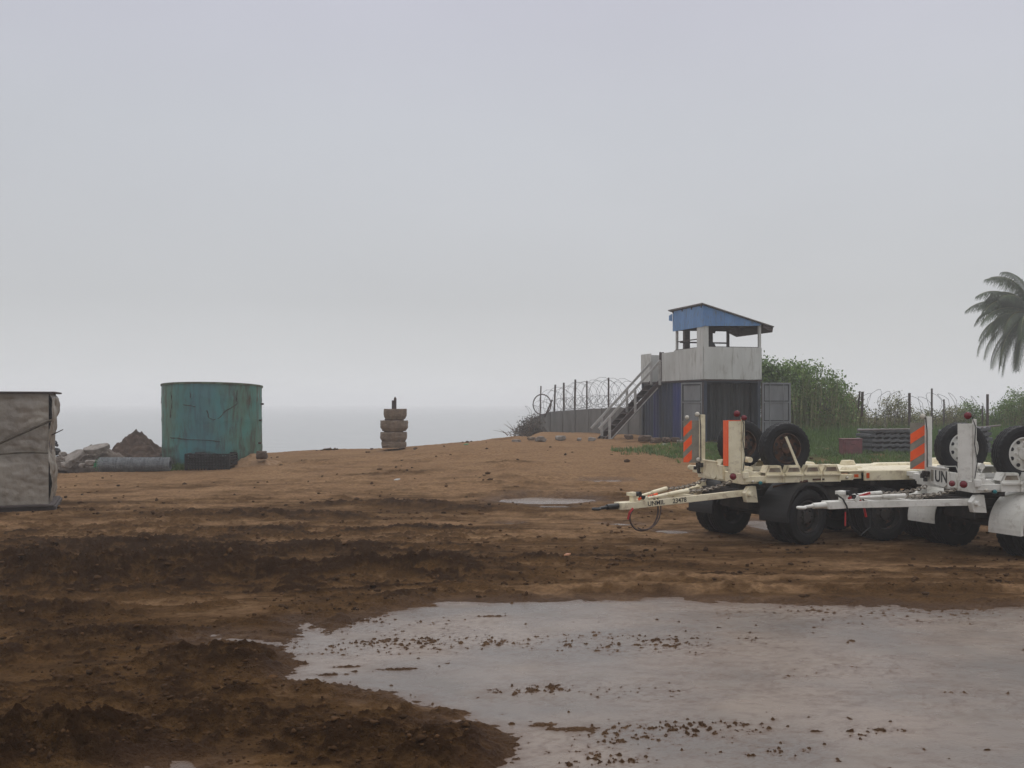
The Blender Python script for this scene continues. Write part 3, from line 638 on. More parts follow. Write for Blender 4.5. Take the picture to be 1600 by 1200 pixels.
# mesh roll
def build_roll():
    Y = 33.0; x0, x1 = (157-800)/FP*Y, (266-800)/FP*Y; rad = .245; z = hz((x0+x1)/2, Y)+rad-.02
    ro = empty('wire_mesh_roll', ((x0+x1)/2, Y, z-rad), R(1)); tag(ro, 'long grey roll of wire mesh lying on the sand before the dirt pile', 'mesh roll')
    b = MB(); hl = (x1-x0)/2; rr = random.Random(4)
    for lay, r_ in enumerate((rad, rad*.86, rad*.7)):
        for k in range(62):
            x = -hl+2*hl*k/61+rr.uniform(-.006,.006); ph = rr.random()*6
            b.tube([(x+.03*math.sin(t+ph), r_*math.cos(t), rad+r_*math.sin(t)+.004*rr.uniform(-1,1)) for t in np.linspace(0, 2*math.pi, 17)[:-1]], .007, 3, closed=True)
        for k in range(26):
            a = 2*math.pi*k/26+lay*.1; b.tube([(-hl+2*hl*t, r_*math.cos(a+.4*t*math.pi)*(1+.02*math.sin(t*20)), rad+r_*math.sin(a+.4*t*math.pi)) for t in np.linspace(0, 1, 12)], .007, 3)
    b.build('wire_mesh', mat('galvanised_mesh', srgb(150,154,156), srgb(120,124,126), 5, rough=.5), ro)
    b = MB(); b.lathe([(rad*.62, -hl+.03), (rad*.62, hl-.03)], (0,0,rad), 'x', 20); b.build('core', mat('mesh_core', srgb(110,114,116), srgb(92,94,96), 6, rough=.8), ro)
    b = MB()
    for k in range(60):
        a = rr.random()*6.28; q = rr.random()*.24; x = -hl-.02+rr.uniform(-.16,.12)
        c = Vector((x, q*math.cos(a), rad+q*math.sin(a)-.01)); d = Vector((rr.uniform(-1,1), rr.uniform(-1,1), rr.uniform(-1,1)))*.07
        b.tube([c-d, c+Vector((rr.uniform(-.03,.03),0,rr.uniform(-.03,.03))), c+d], .014, 4)
    b.build('green_netting', mat('green_netting', srgb(30,122,72), srgb(24,96,60), 9, rough=.6), ro)
build_roll()
# dark plastic crates
def build_cages():
    Y = 33.2; x0, x1 = (297-800)/FP*Y, (364-800)/FP*Y; z = hz((x0+x1)/2, Y)-.02; Wd = x1-x0; D = .9; H = .56
    co = empty('slatted_black_crate', ((x0+x1)/2, Y, z)); tag(co, 'low black slatted crate lying on the sand in front of the teal tank', 'crate')
    b = MB(); rr = random.Random(2)
    for sx_ in (-1, 1):
        for sy in (-1, 1): b.span((sx_*Wd/2-.03, sy*D/2-.03, 0), (sx_*Wd/2+.03, sy*D/2+.03, H*.95))
    for k in range(6):
        z_ = .07+k*H/6.2
        for sy in (-1, 1): b.box((0, sy*D/2, z_), (Wd, .03, .045), Matrix.Rotation(rr.uniform(-.02,.02), 3, 'Y'))
        for sx_ in (-1, 1): b.box((sx_*Wd/2, 0, z_), (.03, D, .045))
    for k in range(15):
        x = -Wd/2+.06+k*(Wd-.12)/14
        for sy in (-1, 1): b.box((x, sy*(D/2+.018), H*.48+rr.uniform(-.02,.02)), (.035, .02, H*.9))
    b.build('slats', M['black'], co)
    b = MB(); rr = random.Random(5)
    for k in range(26): b.box((rr.uniform(-Wd/2+.08, Wd/2-.08), rr.uniform(-.35,.35), .08+rr.random()*(H-.16)), (.3, .2, .1), Matrix.Rotation(rr.random()*3, 3, 'Z') @ Matrix.Rotation(rr.uniform(-.5,.5), 3, 'X'))
    b.build('contents', mat('dark_scrap', srgb(58,54,54), srgb(40,38,38), 8, rough=.8), co)
build_cages()
x, z = at_ground(409, 33.5); o = rock(x, 33.5, .21, .2, .17, M['rock_brown'], 12, z=W(0,718,33.5).z); o.location.z = W(0,711,33.5).z; tag(o, 'brown boulder at the right foot of the teal tank', 'rock')
o = heap('sand_mound', (398-800)/FP*34.2, 34.0, 1.1, .9, .42, mat('sand_heap', (.27,.16,.08), (.22,.13,.066), 3, rough=.9, bump=.01), 19, 1.0, .1); tag(o, 'small mound of sand banked against the right foot of the teal tank', 'sand mound')
# ------------------------------------------------------------------ concrete block stack
def build_blocks():
    Y = 38.0; px = 616; u = Y/FP
    spec = [(699.5,690,632,.98,.95,'lowest'),(690,675,615,1.0,.86,'second from the bottom'),(673.5,657,616.5,1.02,.84,'third from the bottom'),(655,639,617.5,.94,.86,'top')]
    for i, (yb, yt, cx_, wid, bot, nm) in enumerate(spec):
        cx = ((615.5, 615, 616, 617.5)[i]-800)*u; z0 = ZY(yb, Y); H = (yb-yt)*u
        b = MB(); Wd = wid*.97*[.98,1.02,1.03,.95][i]; rr = random.Random(i+5)
        n = 24; rows_ = 7; vs = []
        for j in range(rows_):
            t = j/(rows_-1); k = 1 if t > .35 else bot+(1-bot)*(t/.35)
            if t > .93: k = .985
            for q in range(n):
                a = 2*math.pi*q/n; ca, sa = math.cos(a), math.sin(a); s_ = 1/max(abs(ca), abs(sa), (abs(ca)+abs(sa))/1.36)
                r_ = Wd/2*s_*k*(1+rr.uniform(-.018,.018)); vs.append((r_*ca, r_*sa, H*t+rr.uniform(-.008,.008)))
        fs = [(j*n+q, j*n+(q+1)%n, (j+1)*n+(q+1)%n, (j+1)*n+q) for j in range(rows_-1) for q in range(n)]
        fs += [tuple(range(n-1,-1,-1)), tuple((rows_-1)*n+q for q in range(n))]
        b.add(vs, fs); b_ = MB(); b_.v, b_.f, b_.m = b.v, b.f, b.m
        o = b.build('concrete_block', M['block'], loc=(cx, Y, z0), rz=R([12,27,20,8][i]))
        tag(o, ['lowest brown concrete block of the stack, half sunk in sand','second concrete block from the bottom of the stack','third concrete block from the bottom, overhanging on the left','top concrete block of the stack, carrying the rusty stub'][i], 'concrete block', 'concrete blocks in the stack on the beach')
        if i < 3:
            b = MB(); b.lathe([(.36, 0), (.38, ZY(spec[i+1][0], Y)-ZY(yt, Y)+.012)], (0,0,H-.004), 'z', 14)
            b.build('mortar', M['rock_brown'], o)
    b = MB(); b.span((-.09,-.05,0), (-.01,.05,.33)); b.span((-.01,-.06,0), (.08,.06,.40)); b.add([(-.01,-.06,.4),(.08,-.06,.4),(.08,.06,.4),(-.01,.06,.4),(.03,0,.48)], [(0,1,4),(1,2,4),(2,3,4),(3,0,4)])
    o = b.build('iron_stub', M['iron'], loc=((616-800)*u, Y, ZY(639, Y))); tag(o, 'rusty iron stub standing on the top concrete block', 'post')
build_blocks()
for k, (px, py, Y, s, lab, mm) in enumerate([(581,701,37.3,.045,'small dark stone just left of the concrete block stack','rock_brown'),(648,701,37.2,.05,'small dark stone just right of the concrete block stack','rock_brown'),
    (807,691,37.6,.13,'pale rock alone at the left of the row of stones before the concrete wall','rock'),(830,686,38.2,.11,'grey block at the left end of the dark stones before the concrete wall','block'),(845,688,38,.18,'largest grey stone of the row before the concrete wall','rock'),(876,686,38.4,.16,'grey stone halfway between the brush heap and the stair foot','rock'),(905,687,38.3,.10,'dark-ended pale stone before the wall, second from the stair foot','rock'),(925,687,38.3,.12,'whitish stone nearest the foot of the white staircase','rock'),
    (983,684,38.4,.15,'dark stone at the left corner of the container','rock_brown'),(1008,687,37.6,.20,'brown clod leaning on the left part of the container foot','rock_brown'),(1025,690,37.3,.18,'brown clod before the middle of the container side','rock_brown'),(1040,689,37.3,.17,'dark clod before the middle of the container side','rock_brown'),(1055,688,37.3,.14,'grey clod before the right part of the container side','rock_brown'),(1072,689,37,.1,'whitish chunk just left of the striped board','rock'),(1062,690,37,.09,'pale flat chunk beside the clods at the container foot','rock')]):
    p = W(px, py, Y); o = rock(p.x, Y, s*1.5, s*1.1, s*.75, M[mm], 100+k, z=p.z-.02, ang=k*1.3); tag(o, lab, 'rock', 'stones scattered along the sand crest')
for px, py, Y, c_, lab in [(728,696,37.6,srgb(60,130,84),'tiny scrap of green plastic on the sand crest right of the block stack'),(620,743,28.6,srgb(190,188,182),'tiny white scrap on the open sand below the block stack'),(1037,693,36.4,srgb(190,188,184),'tiny white scrap at the edge of the grass before the container'),(886,872,15.6,srgb(176,120,84),'small orange tan chip beside the middle mud ridge')]:
    x = (px-800)/FP*Y; b = MB(); b.prism([(-.10,-.04,0),(.04,-.07,.01),(.12,.03,.03),(-.02,.07,.02)], (0,.01,.035)); o = b.build('litter_scrap', mat('scrap_colour', c_, rough=.5), loc=(x, Y, hz(x, Y)+.01)); o.scale = (.8 if Y > 20 else .5,)*3; tag(o, lab, 'litter', 'litter on the sand')
# ------------------------------------------------------------------ wall with posts and wire
def wallpt(px):    # path of the wall foot
    Y = np.interp(px, [822, 840, 860, 950, 1010, 1060], [66, 63, 61, 52.5, 48.5, 46]); return (px-800)/FP*Y, Y
def build_wall():
    b = MB(); xs = [824, 832, 841, 861, 881, 900, 921, 942, 963, 983, 1002, 1021, 1040]
    tops = [664, 655, 650, 643.5, 641.5, 640.5, 638.8, 638, 637, 636.5, 636, 636, 636]
    for i in range(len(xs)-1):
        xa, ya = wallpt(xs[i]+.7); xb, yb = wallpt(xs[i+1]-.2)
        za, zb = ZY(tops[i], ya), ZY(tops[i+1], yb)
        d = Vector((xb-xa, yb-ya, 0)).normalized(); n = Vector((d.y, -d.x, 0))*.06*(1 if i % 2 else 1.35)
        g = .1
        P = [Vector((xa,ya,g))+n, Vector((xb,yb,g))+n, Vector((xb,yb,zb))+n, Vector((xa,ya,za))+n]
        b.prism(P, -n.normalized()*.16)
        # narrow joint posts
        j = Vector((xb, yb, 0)); b.box((xb, yb, (g+zb)/2-.01), (.10, .2, zb-g-.02), Matrix.Rotation(math.atan2(d.y, d.x), 3, 'Z'))
    o = b.build('concrete_panel_wall', M['conc']); tag(o, 'grey concrete panel wall running from the container toward the sea', 'wall')
build_wall()
def post(px, ytop, ybot, Y, lab, grp, lean=0, wd=.07):
    x = (px-800)/FP*Y; z0 = ZY(ybot, Y)-.15; z1 = ZY(ytop, Y)
    b = MB(); b.box((0,-wd/2,(z1-z0)/2), (wd, .012, z1-z0)); b.box((-wd/2,0,(z1-z0)/2), (.012, wd, z1-z0)); b.cyl((0,0,z1-z0-.25), (0.02,-.05,z1-z0-.22), .02, n=6)
    o = b.build('fence_post', M['iron'], loc=(x, Y, z0)); o.rotation_euler = (0, lean, 0); tag(o, lab, 'fence post', grp); return o
g1 = 'iron posts along the concrete wall'
for px, yt, yb, Y, ln, lab in [(843,603,676,61.5,.03,'iron post at the seaward end of the concrete wall, before the metal hoop'),(866,601,640,60.6,.04,'second iron post from the seaward end of the wall'),(881,598,640,59,0,'third iron post from the seaward end of the wall'),
    (898,593,640,57.4,.02,'fourth iron post from the seaward end of the wall, slightly thick'),(917,595,640,55.6,0,'fifth iron post from the seaward end of the wall'),(951,590,640,52.4,0,'iron post nearest the staircase behind the wall')]:
    post(px, yt, yb, Y+.35, lab, g1, ln, .10 if px in (866, 881, 898) else .075)
post(851, 622, 648, 61.4, 'short iron post leaning right beside the metal hoop', g1, R(24), .09)
p = W(847, 632, 61); b = MB(); b.tube([p+Vector((.55*math.cos(t), .1*math.sin(t), .62*math.sin(t))) for t in np.linspace(0, 2*math.pi, 25)[:-1]], .035, 6, closed=True); o = b.build('metal_hoop', M['iron']); tag(o, 'round metal hoop leaning on the seaward end of the wall', 'hoop')
def coil(path, rad, pitch, lab, grp, seed=0, r=.009, sc=1.0, flat=1.0):
    path = [Vector(p) for p in path]; rr = random.Random(seed); pts = []; tot = 0
    segs = [(path[i+1]-path[i]).length for i in range(len(path)-1)]; L_ = sum(segs); turns = L_/pitch; n = int(turns*14)
    ph = rr.random()*6
    for k in range(n):
        t = k/n*L_; i = 0
        while i < len(segs)-1 and t > segs[i]: t -= segs[i]; i += 1
        d = (path[i+1]-path[i]).normalized(); c = path[i]+d*t; s_ = Vector((d.y, -d.x, 0)).normalized()
        a = 2*math.pi*k/14; q = rad*(1+.12*math.sin(k*.21+ph)+.06*math.sin(k*.077))
        pts.append(c+s_*(q*math.cos(a))+Vector((0,0,flat*q*math.sin(a)))+d*(.35*pitch*math.sin(a*2+ph)))
    b = MB(); b.tube(pts, r, 3)
    for k in range(0, n, 3):   # barbs
        p_ = pts[k]; d = Vector((rr.uniform(-1,1), rr.uniform(-1,1), rr.uniform(-1,1))).normalized()*.035; b.tube([p_-d, p_+d], r*.6, 3)
    o = b.build('razor_wire_coil', M['wire'], fix=False); return tag(o, lab, 'razor wire', grp)
g2 = 'razor wire coils on the fences'
def WP(px, py, Y): return tuple(W(px, py, Y))
coil([WP(858,629,61.2), WP(900,617,57.6), WP(950,612,52.8), WP(985,616,50.3)], .70, .62, 'large razor wire coil on top of the concrete wall beside the staircase', g2, 1)
coil([WP(872,632,60), WP(920,628,55.6), WP(1000,626,49.5)], .36, .42, 'small low razor wire coil lying on the edge of the concrete wall', g2, 2)
coil([WP(822,648,62), WP(845,640,62.3), WP(860,636,61)], .5, .5, 'loose razor wire coil over the brush heap at the wall end', g2, 3, r=.009)
# ------------------------------------------------------------------ foliage
LEAF = {}
LEAF['green'] = mat('bush_leaves', srgb(118,142,72), srgb(82,108,54), 1.6, (.4,.6), .55, island=.35, trans=.25)
LEAF['olive'] = mat('olive_leaves', srgb(138,136,96), srgb(110,114,74), 1.6, (.4,.6), .6, island=.35, trans=.25)
LEAF['dry'] = mat('dry_brown_stems', srgb(132,110,92), srgb(100,82,70), 2.5, (.4,.6), .7, island=.3)
LEAF['grass'] = mat('wet_grass', srgb(92,118,56), srgb(72,96,48), 1.2, (.4,.6), .5, island=.3, trans=.25)
LEAF['palm'] = mat('palm_leaflets', srgb(62,82,40), srgb(46,60,32), .8, (.4,.6), .5, island=.25, trans=.2)
LEAF['bark'] = mat('grey_bark', srgb(92,84,76), srgb(70,62,56), 3, rough=.9)
def rot_quads(c, d, s, ln, wd):
    """leaf rhombs: centre c, direction d, side s"""
    a = c-d*ln[:,None]*.5; b = c+s*wd[:,None]*.5; e_ = c+d*ln[:,None]*.5; f = c-s*wd[:,None]*.5
    V = np.stack([a, b, e_, f], 1).reshape(-1, 3); Fq = np.arange(len(V)).reshape(-1, 4); return V, Fq
def unit(v): return v/np.maximum(np.linalg.norm(v, axis=-1, keepdims=True), 1e-9)
def leafcloud(rs, n, blobs, size, asp=.5, up=.3):
    """blobs: (cx,cy,cz,rx,ry,rz); leaves gathered in clumps near the blob surfaces"""
    w_ = np.array([b[3]*b[5]+b[4]*b[5] for b in blobs]); w_ = w_/w_.sum(); k = rs.choice(len(blobs), n//9, p=w_); B_ = np.array(blobs)[k]
    d = unit(rs.normal(size=(len(k), 3))); d[:,2] = np.where(d[:,2] < -.5, -d[:,2], d[:,2]); q = rs.uniform(.45, 1.08, len(k))**.6
    cc = B_[:,:3]+d*B_[:,3:]*q[:,None]
    c = np.repeat(cc, 9, 0)+rs.normal(size=(len(cc)*9, 3))*size*1.5
    dd = unit(rs.normal(size=c.shape)+np.array([0,0,up])); sd = unit(np.cross(dd, rs.normal(size=c.shape)))
    ln = size*rs.uniform(.6, 1.5, len(c)); return rot_quads(c, dd, sd, ln, ln*asp)
def stems(rs, base, blobs, n, r0=.03):
    b = MB()
    for i in range(n):
        B_ = blobs[rs.randint(len(blobs))]; p0 = Vector(base)+Vector((rs.normal()*.25, rs.normal()*.15, -.1)); d = unit(rs.normal(size=3)); d[2] = abs(d[2])
        p2 = Vector((B_[0]+d[0]*B_[3]*.9, B_[1]+d[1]*B_[4]*.9, B_[2]+d[2]*B_[5]*.98)); p1 = (p0+p2)/2+Vector((rs.normal()*.2, rs.normal()*.2, .15))
        b.tube([p0, p0.lerp(p1,.5), p1, p1.lerp(p2,.6), p2], [r0, r0*.85, r0*.6, r0*.4, r0*.15], 5)
    return b
def blades(rs, n, xy, zfun, hmin, hmax, wd, lean=.35, curve=.3):
    x, y = xy; z = zfun
    ht = rs.uniform(hmin, hmax, n); a = rs.uniform(0, 6.283, n); ln = rs.uniform(0, lean, n); dx = np.cos(a)*ln; dy = np.sin(a)*ln
    a2 = rs.uniform(0, 6.283, n); wx = np.cos(a2)*wd*rs.uniform(.6,1.4,n); wy = np.sin(a2)*wd*.5
    P = []
    for t, k in ((0, 1), (.5, .8), (.85, .45), (1.0, .05)):
        cx = x+dx*ht*(t+curve*t*t); cy = y+dy*ht*(t+curve*t*t); cz = z+ht*(t-ln*curve*1.5*t*t)
        P.append(np.stack([cx-wx*k, cy-wy*k, cz], -1)); P.append(np.stack([cx+wx*k, cy+wy*k, cz], -1))
    V = np.stack(P, 1).reshape(-1, 3); o = np.arange(n)[:,None]*8
    Fq = np.concatenate([o+np.array([[0,1,3,2]]), o+np.array([[2,3,5,4]]), o+np.array([[4,5,7,6]])], 0); return V, Fq
def bush(name, lab, cat, px, Y, blobs, n, size, m, seed, grp=None, nb=0, bl=(.8,1.6), stemn=14, asp=.5, blw=.02, parent=None):
    """blobs in photo terms: (px, py, rx_px, ry_px, dy, ry_m)"""
    rs = np.random.RandomState(seed); x = (px-800)/FP*Y; z = hz(x, Y)
    e_ = empty(name, (x, Y, z)); tag(e_, lab, cat, grp)
    bl_ = [((q[0]-px)/FP*Y, q[4], ZY(q[1], Y)-z, q[2]/FP*Y, q[5], q[3]/FP*Y) for q in blobs]
    ex_ = []
    for q in bl_:
        for k in range(5):
            a_ = rs.uniform(-.1, 3.24); k_ = rs.uniform(.16,.34); ex_.append((q[0]+q[3]*1.0*math.cos(a_), q[1]+rs.normal()*.2, q[2]+q[5]*1.0*math.sin(a_), q[3]*k_, q[4]*k_, q[5]*k_*1.3))
    V, Fq = leafcloud(rs, int(n*.8), bl_, size, asp); V2, F2 = leafcloud(rs, int(n*.22), ex_, size, asp)
    V, Fq = np.concatenate([V, V2]), np.concatenate([Fq, F2+len(V)])
    o = npmesh('foliage', V, Fq, m, e_)
    b = stems(rs, (0,0,0), bl_, stemn); b.build('stem', LEAF['dry'], e_)
    if nb:
        k = rs.randint(0, len(bl_), nb); B_ = np.array(bl_)[k]; bx = B_[:,0]+rs.uniform(-1,1,nb)*B_[:,3]*.9; by = B_[:,1]+rs.uniform(-1,1,nb)*B_[:,4]; top = B_[:,2]+B_[:,5]*np.sqrt(np.clip(1-((bx-B_[:,0])/B_[:,3])**2,0,1))
        hh = np.maximum(top*rs.uniform(.5,1.05,nb)+.5*rs.uniform(0,1,nb)**6, .3); V, Fq = blades(rs, nb, (bx, by), np.zeros(nb)-.05, 1, 1, blw, .22, .35)
        V = V.reshape(nb, 8, 3); bas = V[:,:1].copy(); bas[:,:,2] = -.05; V = np.concatenate([V],1); V[:,:,2] = (V[:,:,2]+.05)*hh[:,None]-.05
        V[:,:,0] = bx[:,None]+(V[:,:,0]-bx[:,None])*np.minimum(hh,2)[:,None]**.5; npmesh('reed', V.reshape(-1,3), Fq, LEAF['olive'], e_)
    return e_
gb = 'bushes behind the container and along the fence'
bush('leafy_shrub','broad leaved green shrub rising just right of the container and booth','shrub',1212,46,[(1205,590,12,16,0,.5),(1222,600,18,22,0,.6),(1243,590,24,18,.3,.8),(1195,600,10,30,0,.5),(1215,640,20,40,.2,.7)],5200,.13,LEAF['green'],1,gb,asp=.7,stemn=18)
bush('bush','largest olive green bush between the container door and the right fence','bush',1275,45,[(1265,620,42,42,0,1.3),(1294,622,30,30,.2,1.1),(1240,650,38,45,-.2,1.1),(1285,665,46,38,-.4,1.2),(1320,662,22,30,0,.9),(1250,595,22,22,.4,.8)],8500,.13,LEAF['green'],2,gb,nb=1800,stemn=34)
bush('bush','brownish reedy bush leaning over the first right fence post','bush',1325,46.5,[(1312,634,18,20,0,.8),(1328,650,18,22,0,.8),(1335,668,16,24,0,.7)],4200,.10,LEAF['olive'],3,gb,nb=700,stemn=26)
bush('bush','low tangled brown bush behind the razor wire between the first two right posts','bush',1392,50,[(1375,664,22,20,0,.7),(1400,650,20,26,0,.7),(1420,668,24,18,0,.8),(1358,672,18,14,0,.6)],3600,.09,LEAF['olive'],4,gb,nb=260,stemn=46)
bush('bush','low olive bush behind the striped board of the nearer trailer','bush',1462,51,[(1445,664,22,20,0,.8),(1475,668,24,18,0,.8),(1492,655,14,18,0,.7)],3600,.09,LEAF['olive'],5,gb,nb=240,stemn=34)
bush('bush','dark green bush between the two right spare wheels','bush',1528,52,[(1515,652,18,18,0,.7),(1535,668,26,22,0,.9),(1500,672,24,20,0,.8)],4200,.10,LEAF['green'],6,gb,nb=200,stemn=28)
bush('bush','tall grassy bush at the right edge under the palm','bush',1585,49,[(1572,655,24,24,0,.9),(1596,645,26,30,0,1.0),(1625,650,30,36,0,1.2),(1560,675,22,20,0,.8)],7000,.10,LEAF['green'],7,gb,nb=900,stemn=26)
# brush heap at the wall end
rs = np.random.RandomState(12); e_ = empty('brush_heap', ((828-800)/FP*58, 58, hz((828-800)/FP*58, 58))); tag(e_, 'grey brown heap of dead brush at the seaward end of the wall', 'brush heap')
bl_ = [((832-828)/FP*58, 0, ZY(668,58)-e_.location.z, 18/FP*58, .7, 17/FP*58), ((815-828)/FP*58, 0, ZY(675,58)-e_.location.z, 12/FP*58, .6, 9/FP*58), (0,0,.1,.9,.7,.5)]
V, Fq = leafcloud(rs, 3600, bl_, .09, .5); npmesh('foliage', V, Fq, mat('dead_brush', srgb(96,90,80), srgb(72,66,60), 2, (.4,.6), .8, island=.3), e_)
b = MB()
for k in range(70):
    p0 = Vector((rs.normal()*.5-.1, rs.normal()*.3, .05)); d = Vector((rs.normal()*.7-.25, rs.normal()*.4, abs(rs.normal())*.7+.15)).normalized()*rs.uniform(.4,1.15); b.tube([p0, p0+d*.5+Vector((0,0,.06)), p0+d], [.02,.014,.005], 4)
b.build('branch', LEAF['dry'], e_)
# grass
rs = np.random.RandomState(21); n = 110000
yg = 29.5+rs.uniform(0, 1, n)**.9*18; pxg = rs.uniform(955, 1750, n); xg = (pxg-800)/FP*yg
cl = fbm(xg*.9, yg*.9, 77, 3); lim = np.interp(pxg, [955, 1010, 1075, 1180, 1750], [34.6, 33.6, 31.8, 28.8, 26.5]); cl2 = fbm(xg*3, yg*2, 79, 2)
keep = (yg > lim+(cl2-.5)*2.4) & (cl > .33) & (yg < np.interp(pxg, [955,1085,1180,1230,1750], [35.2,36.6,38,46,47]))
# keep out of the container
cs, sn = math.cos(R(15.8)), math.sin(R(15.8)); lx = (xg-7.43)*cs+(yg-38.5)*sn; ly = -(xg-7.43)*sn+(yg-38.5)*cs
keep &= ~((lx > -.3) & (lx < 2.7) & (ly > -.2) & (ly < 6.3))
xg, yg, pxg = xg[keep], yg[keep], pxg[keep]
zg = terrain(xg[None,:], yg[None,:])[0][0]; n = len(xg)
big = ss(yg, 36, 40)*ss(pxg, 1180, 1230)
V, Fq = blades(rs, n, (xg, yg), zg-.02, .05, .22, .012, .7, .4); V = V.reshape(n, 8, 3); V[:,:,2] = zg[:,None]-.02+(V[:,:,2]-zg[:,None]+.02)*(1+3.2*big*rs.uniform(.3,1,n))[:,None]
o = npmesh('grass', V.reshape(-1,3), Fq, LEAF['grass']); tag(o, 'bright green wet grass between the sand and the bushes', 'grass', kind='stuff')
rs = np.random.RandomState(22)
for px, Y, wpx, k, lab in [(282,33.3,14,260,'sparse yellow green weed between the mesh roll and the black crate'),(296,33.6,8,90,'tiny weed tuft touching the left end of the black crate')]:
    xs_ = ((px-800)+rs.normal(size=k)*wpx*.5)/FP*Y; ys_ = Y+rs.normal(size=k)*.15; zs_ = terrain(xs_[None,:], ys_[None,:])[0][0]
    V, Fq = blades(rs, k, (xs_, ys_), zs_-.02, .08, .32, .014, .8, .4); o = npmesh('weed', V, Fq, LEAF['grass']); tag(o, lab, 'weed', 'weeds in front of the tank')
# palm
def build_palm():
    Y = 66.0; c = W(1610, 489, Y); x0 = (1640-800)/FP*Y; g = hz(x0, Y)
    e_ = empty('palm_tree', (x0, Y, g)); tag(e_, 'tall wind blown coconut palm with drooping fronds at the right edge', 'palm tree')
    c = c-Vector((x0, Y, g)); b = MB(); pts = [Vector((0,0,-.2)).lerp(c, t)+Vector((.3*math.sin(t*math.pi), 0, 0)) for t in np.linspace(0, 1, 14)]
    b.tube(pts, [.24-.09*i/13+.012*(i%2) for i in range(14)], 10); b.build('trunk', LEAF['bark'], e_)
    rs = np.random.RandomState(5); Vs = []; Fs = []; o = 0; rb = MB()
    fr = []
    for k in range(30):
        az = k*2.399+rs.uniform(-.2,.2); el = [1.2,.95,.7,.45,.2,-.1,-.45,-.8][k%8]+rs.uniform(-.1,.1); fr.append((az, el, rs.uniform(3.4,4.3), rs.uniform(.75,1.15)))
    fr += [(math.pi, 1.5, 4.6, .95),(math.pi+.5,1.55,4.5,.85),(2.2,1.5,4.5,.8),(.6,1.5,4.2,1.1),(math.pi, 1.25, 3.9, 1.1),(math.pi+.15,.85,3.9,1.0),(math.pi-.3,.55,4.1,.9),(math.pi+.2,.2,4.2,.85),(math.pi-.1,-.15,4.3,.7),(math.pi+.4,-.5,4.2,.6),(math.pi-.35,-.8,3.9,.5),(math.pi,-1.05,3.6,.4),(math.pi+.25,-.65,4.4,.35),(math.pi-.15,-.95,4.3,.3),(math.pi+.8,-.9,4.1,.3),(math.pi-.7,-.8,4.2,.4),(math.pi+.1,1.0,4.4,.8),(math.pi-.2,.7,4.5,.75),(math.pi+.3,.4,4.4,.75),(math.pi-.05,.05,4.3,.7),(math.pi+.15,-.3,4.3,.6),(math.pi-.3,-.6,4.2,.5),(math.pi+.35,-1.0,3.9,.35)]
    for az, el, L_, drp in fr:
        L_ *= .9 if el > 0 else 1.06
        d = Vector((math.cos(az)-.12, math.sin(az)*.9, 0)); p = Vector(c); pts = []; n = 22; a = el
        for i in range(n):
            pts.append(p.copy()); a = a-drp*1.9/n*(.5+1.2*i/n); a = max(a, -1.5); p = p+(d*math.cos(a)+Vector((0,0,math.sin(a))))*(L_/n)
        rb.tube(pts, [.045*(1-i/n)+.008 for i in range(n)], 4)
        for i in range(3, n*3):
            t = i/3; j = min(int(t), n-2); q = pts[j].lerp(pts[j+1], t-j); tv = (pts[j+1]-pts[j]).normalized(); sd = tv.cross(Vector((0,0,1)))
            if sd.length < .05: sd = Vector((0,1,0))
            sd.normalize(); ll = 1.05*math.sin(math.pi*min(1,(t/n)*.88+.1))**.6*rs.uniform(.8,1.1)
            for s_ in (-1, 1):
                dr = (sd*s_*.55+tv*.45+Vector((-.12+rs.uniform(-.15,.15),0,-1.35+rs.uniform(-.3,.3)))).normalized(); m1 = q+(sd*s_*.5+tv*.4+Vector((0,0,-.25))).normalized()*ll*.35; m2 = m1+dr*ll*.7
                wv = tv*.022; V4 = [q-wv, q+wv, m1+wv*1.1, m1-wv*1.1, m2+wv*.2, m2-wv*.2]
                Vs += [tuple(v) for v in V4]; Fs += [(o,o+1,o+2,o+3),(o+3,o+2,o+4,o+5)]; o += 6
    npmesh('crown', Vs, Fs, LEAF['palm'], e_)
    rb.build('frond_rib', LEAF['olive'], e_)
build_palm()
# right fence
g3 = 'iron posts of the right fence'
for px, yt, yb, Y, ln, lab, wd in [(1346,612,690,44.5,.02,'dark iron post at the left end of the right fence, standing upright',.085),(1338,611,660,44.8,R(6),'thin iron post leaning against the first upright post of the right fence',.055),(1421,614,680,45.5,0,'dark iron post directly behind the striped board of the nearer trailer',.085),
    (1456,607,680,47.5,0,'tall thin iron post in the middle of the right fence',.06),(1475,624,680,49.5,0,'thin faint iron post right of the tall thin one',.05),(1543,616,690,45.5,0,'dark iron post at the right end of the razor wire',.08),(1535,634,690,49,0,'short faint iron post close to the right end post',.05)]:
    post(px, yt, yb, Y, lab, g3, ln, wd)
coil([WP(1350,634,45), WP(1385,630,45.3), WP(1420,636,45.6)], .58, .5, 'razor wire coil between the first two posts of the right fence', g2, 6)
coil([WP(1356,655,44.8), WP(1420,655,45.4)], .45, .45, 'low razor wire coil near the ground between the first two right posts', g2, 7)
coil([WP(1424,640,46.2), WP(1470,632,46.6), WP(1510,636,46.4), WP(1540,650,46)], .56, .5, 'razor wire coil between the tall thin post and the right end post', g2, 8)
coil([WP(1440,655,45.8), WP(1540,662,45.6)], .42, .45, 'low razor wire coil behind the spare wheel of the nearer trailer', g2, 9)
coil([WP(1284,640,43.2), WP(1292,628,43.4), WP(1300,640,43.5)], .25, .3, 'short loose loop of razor wire caught on the large bush', g2, 10)
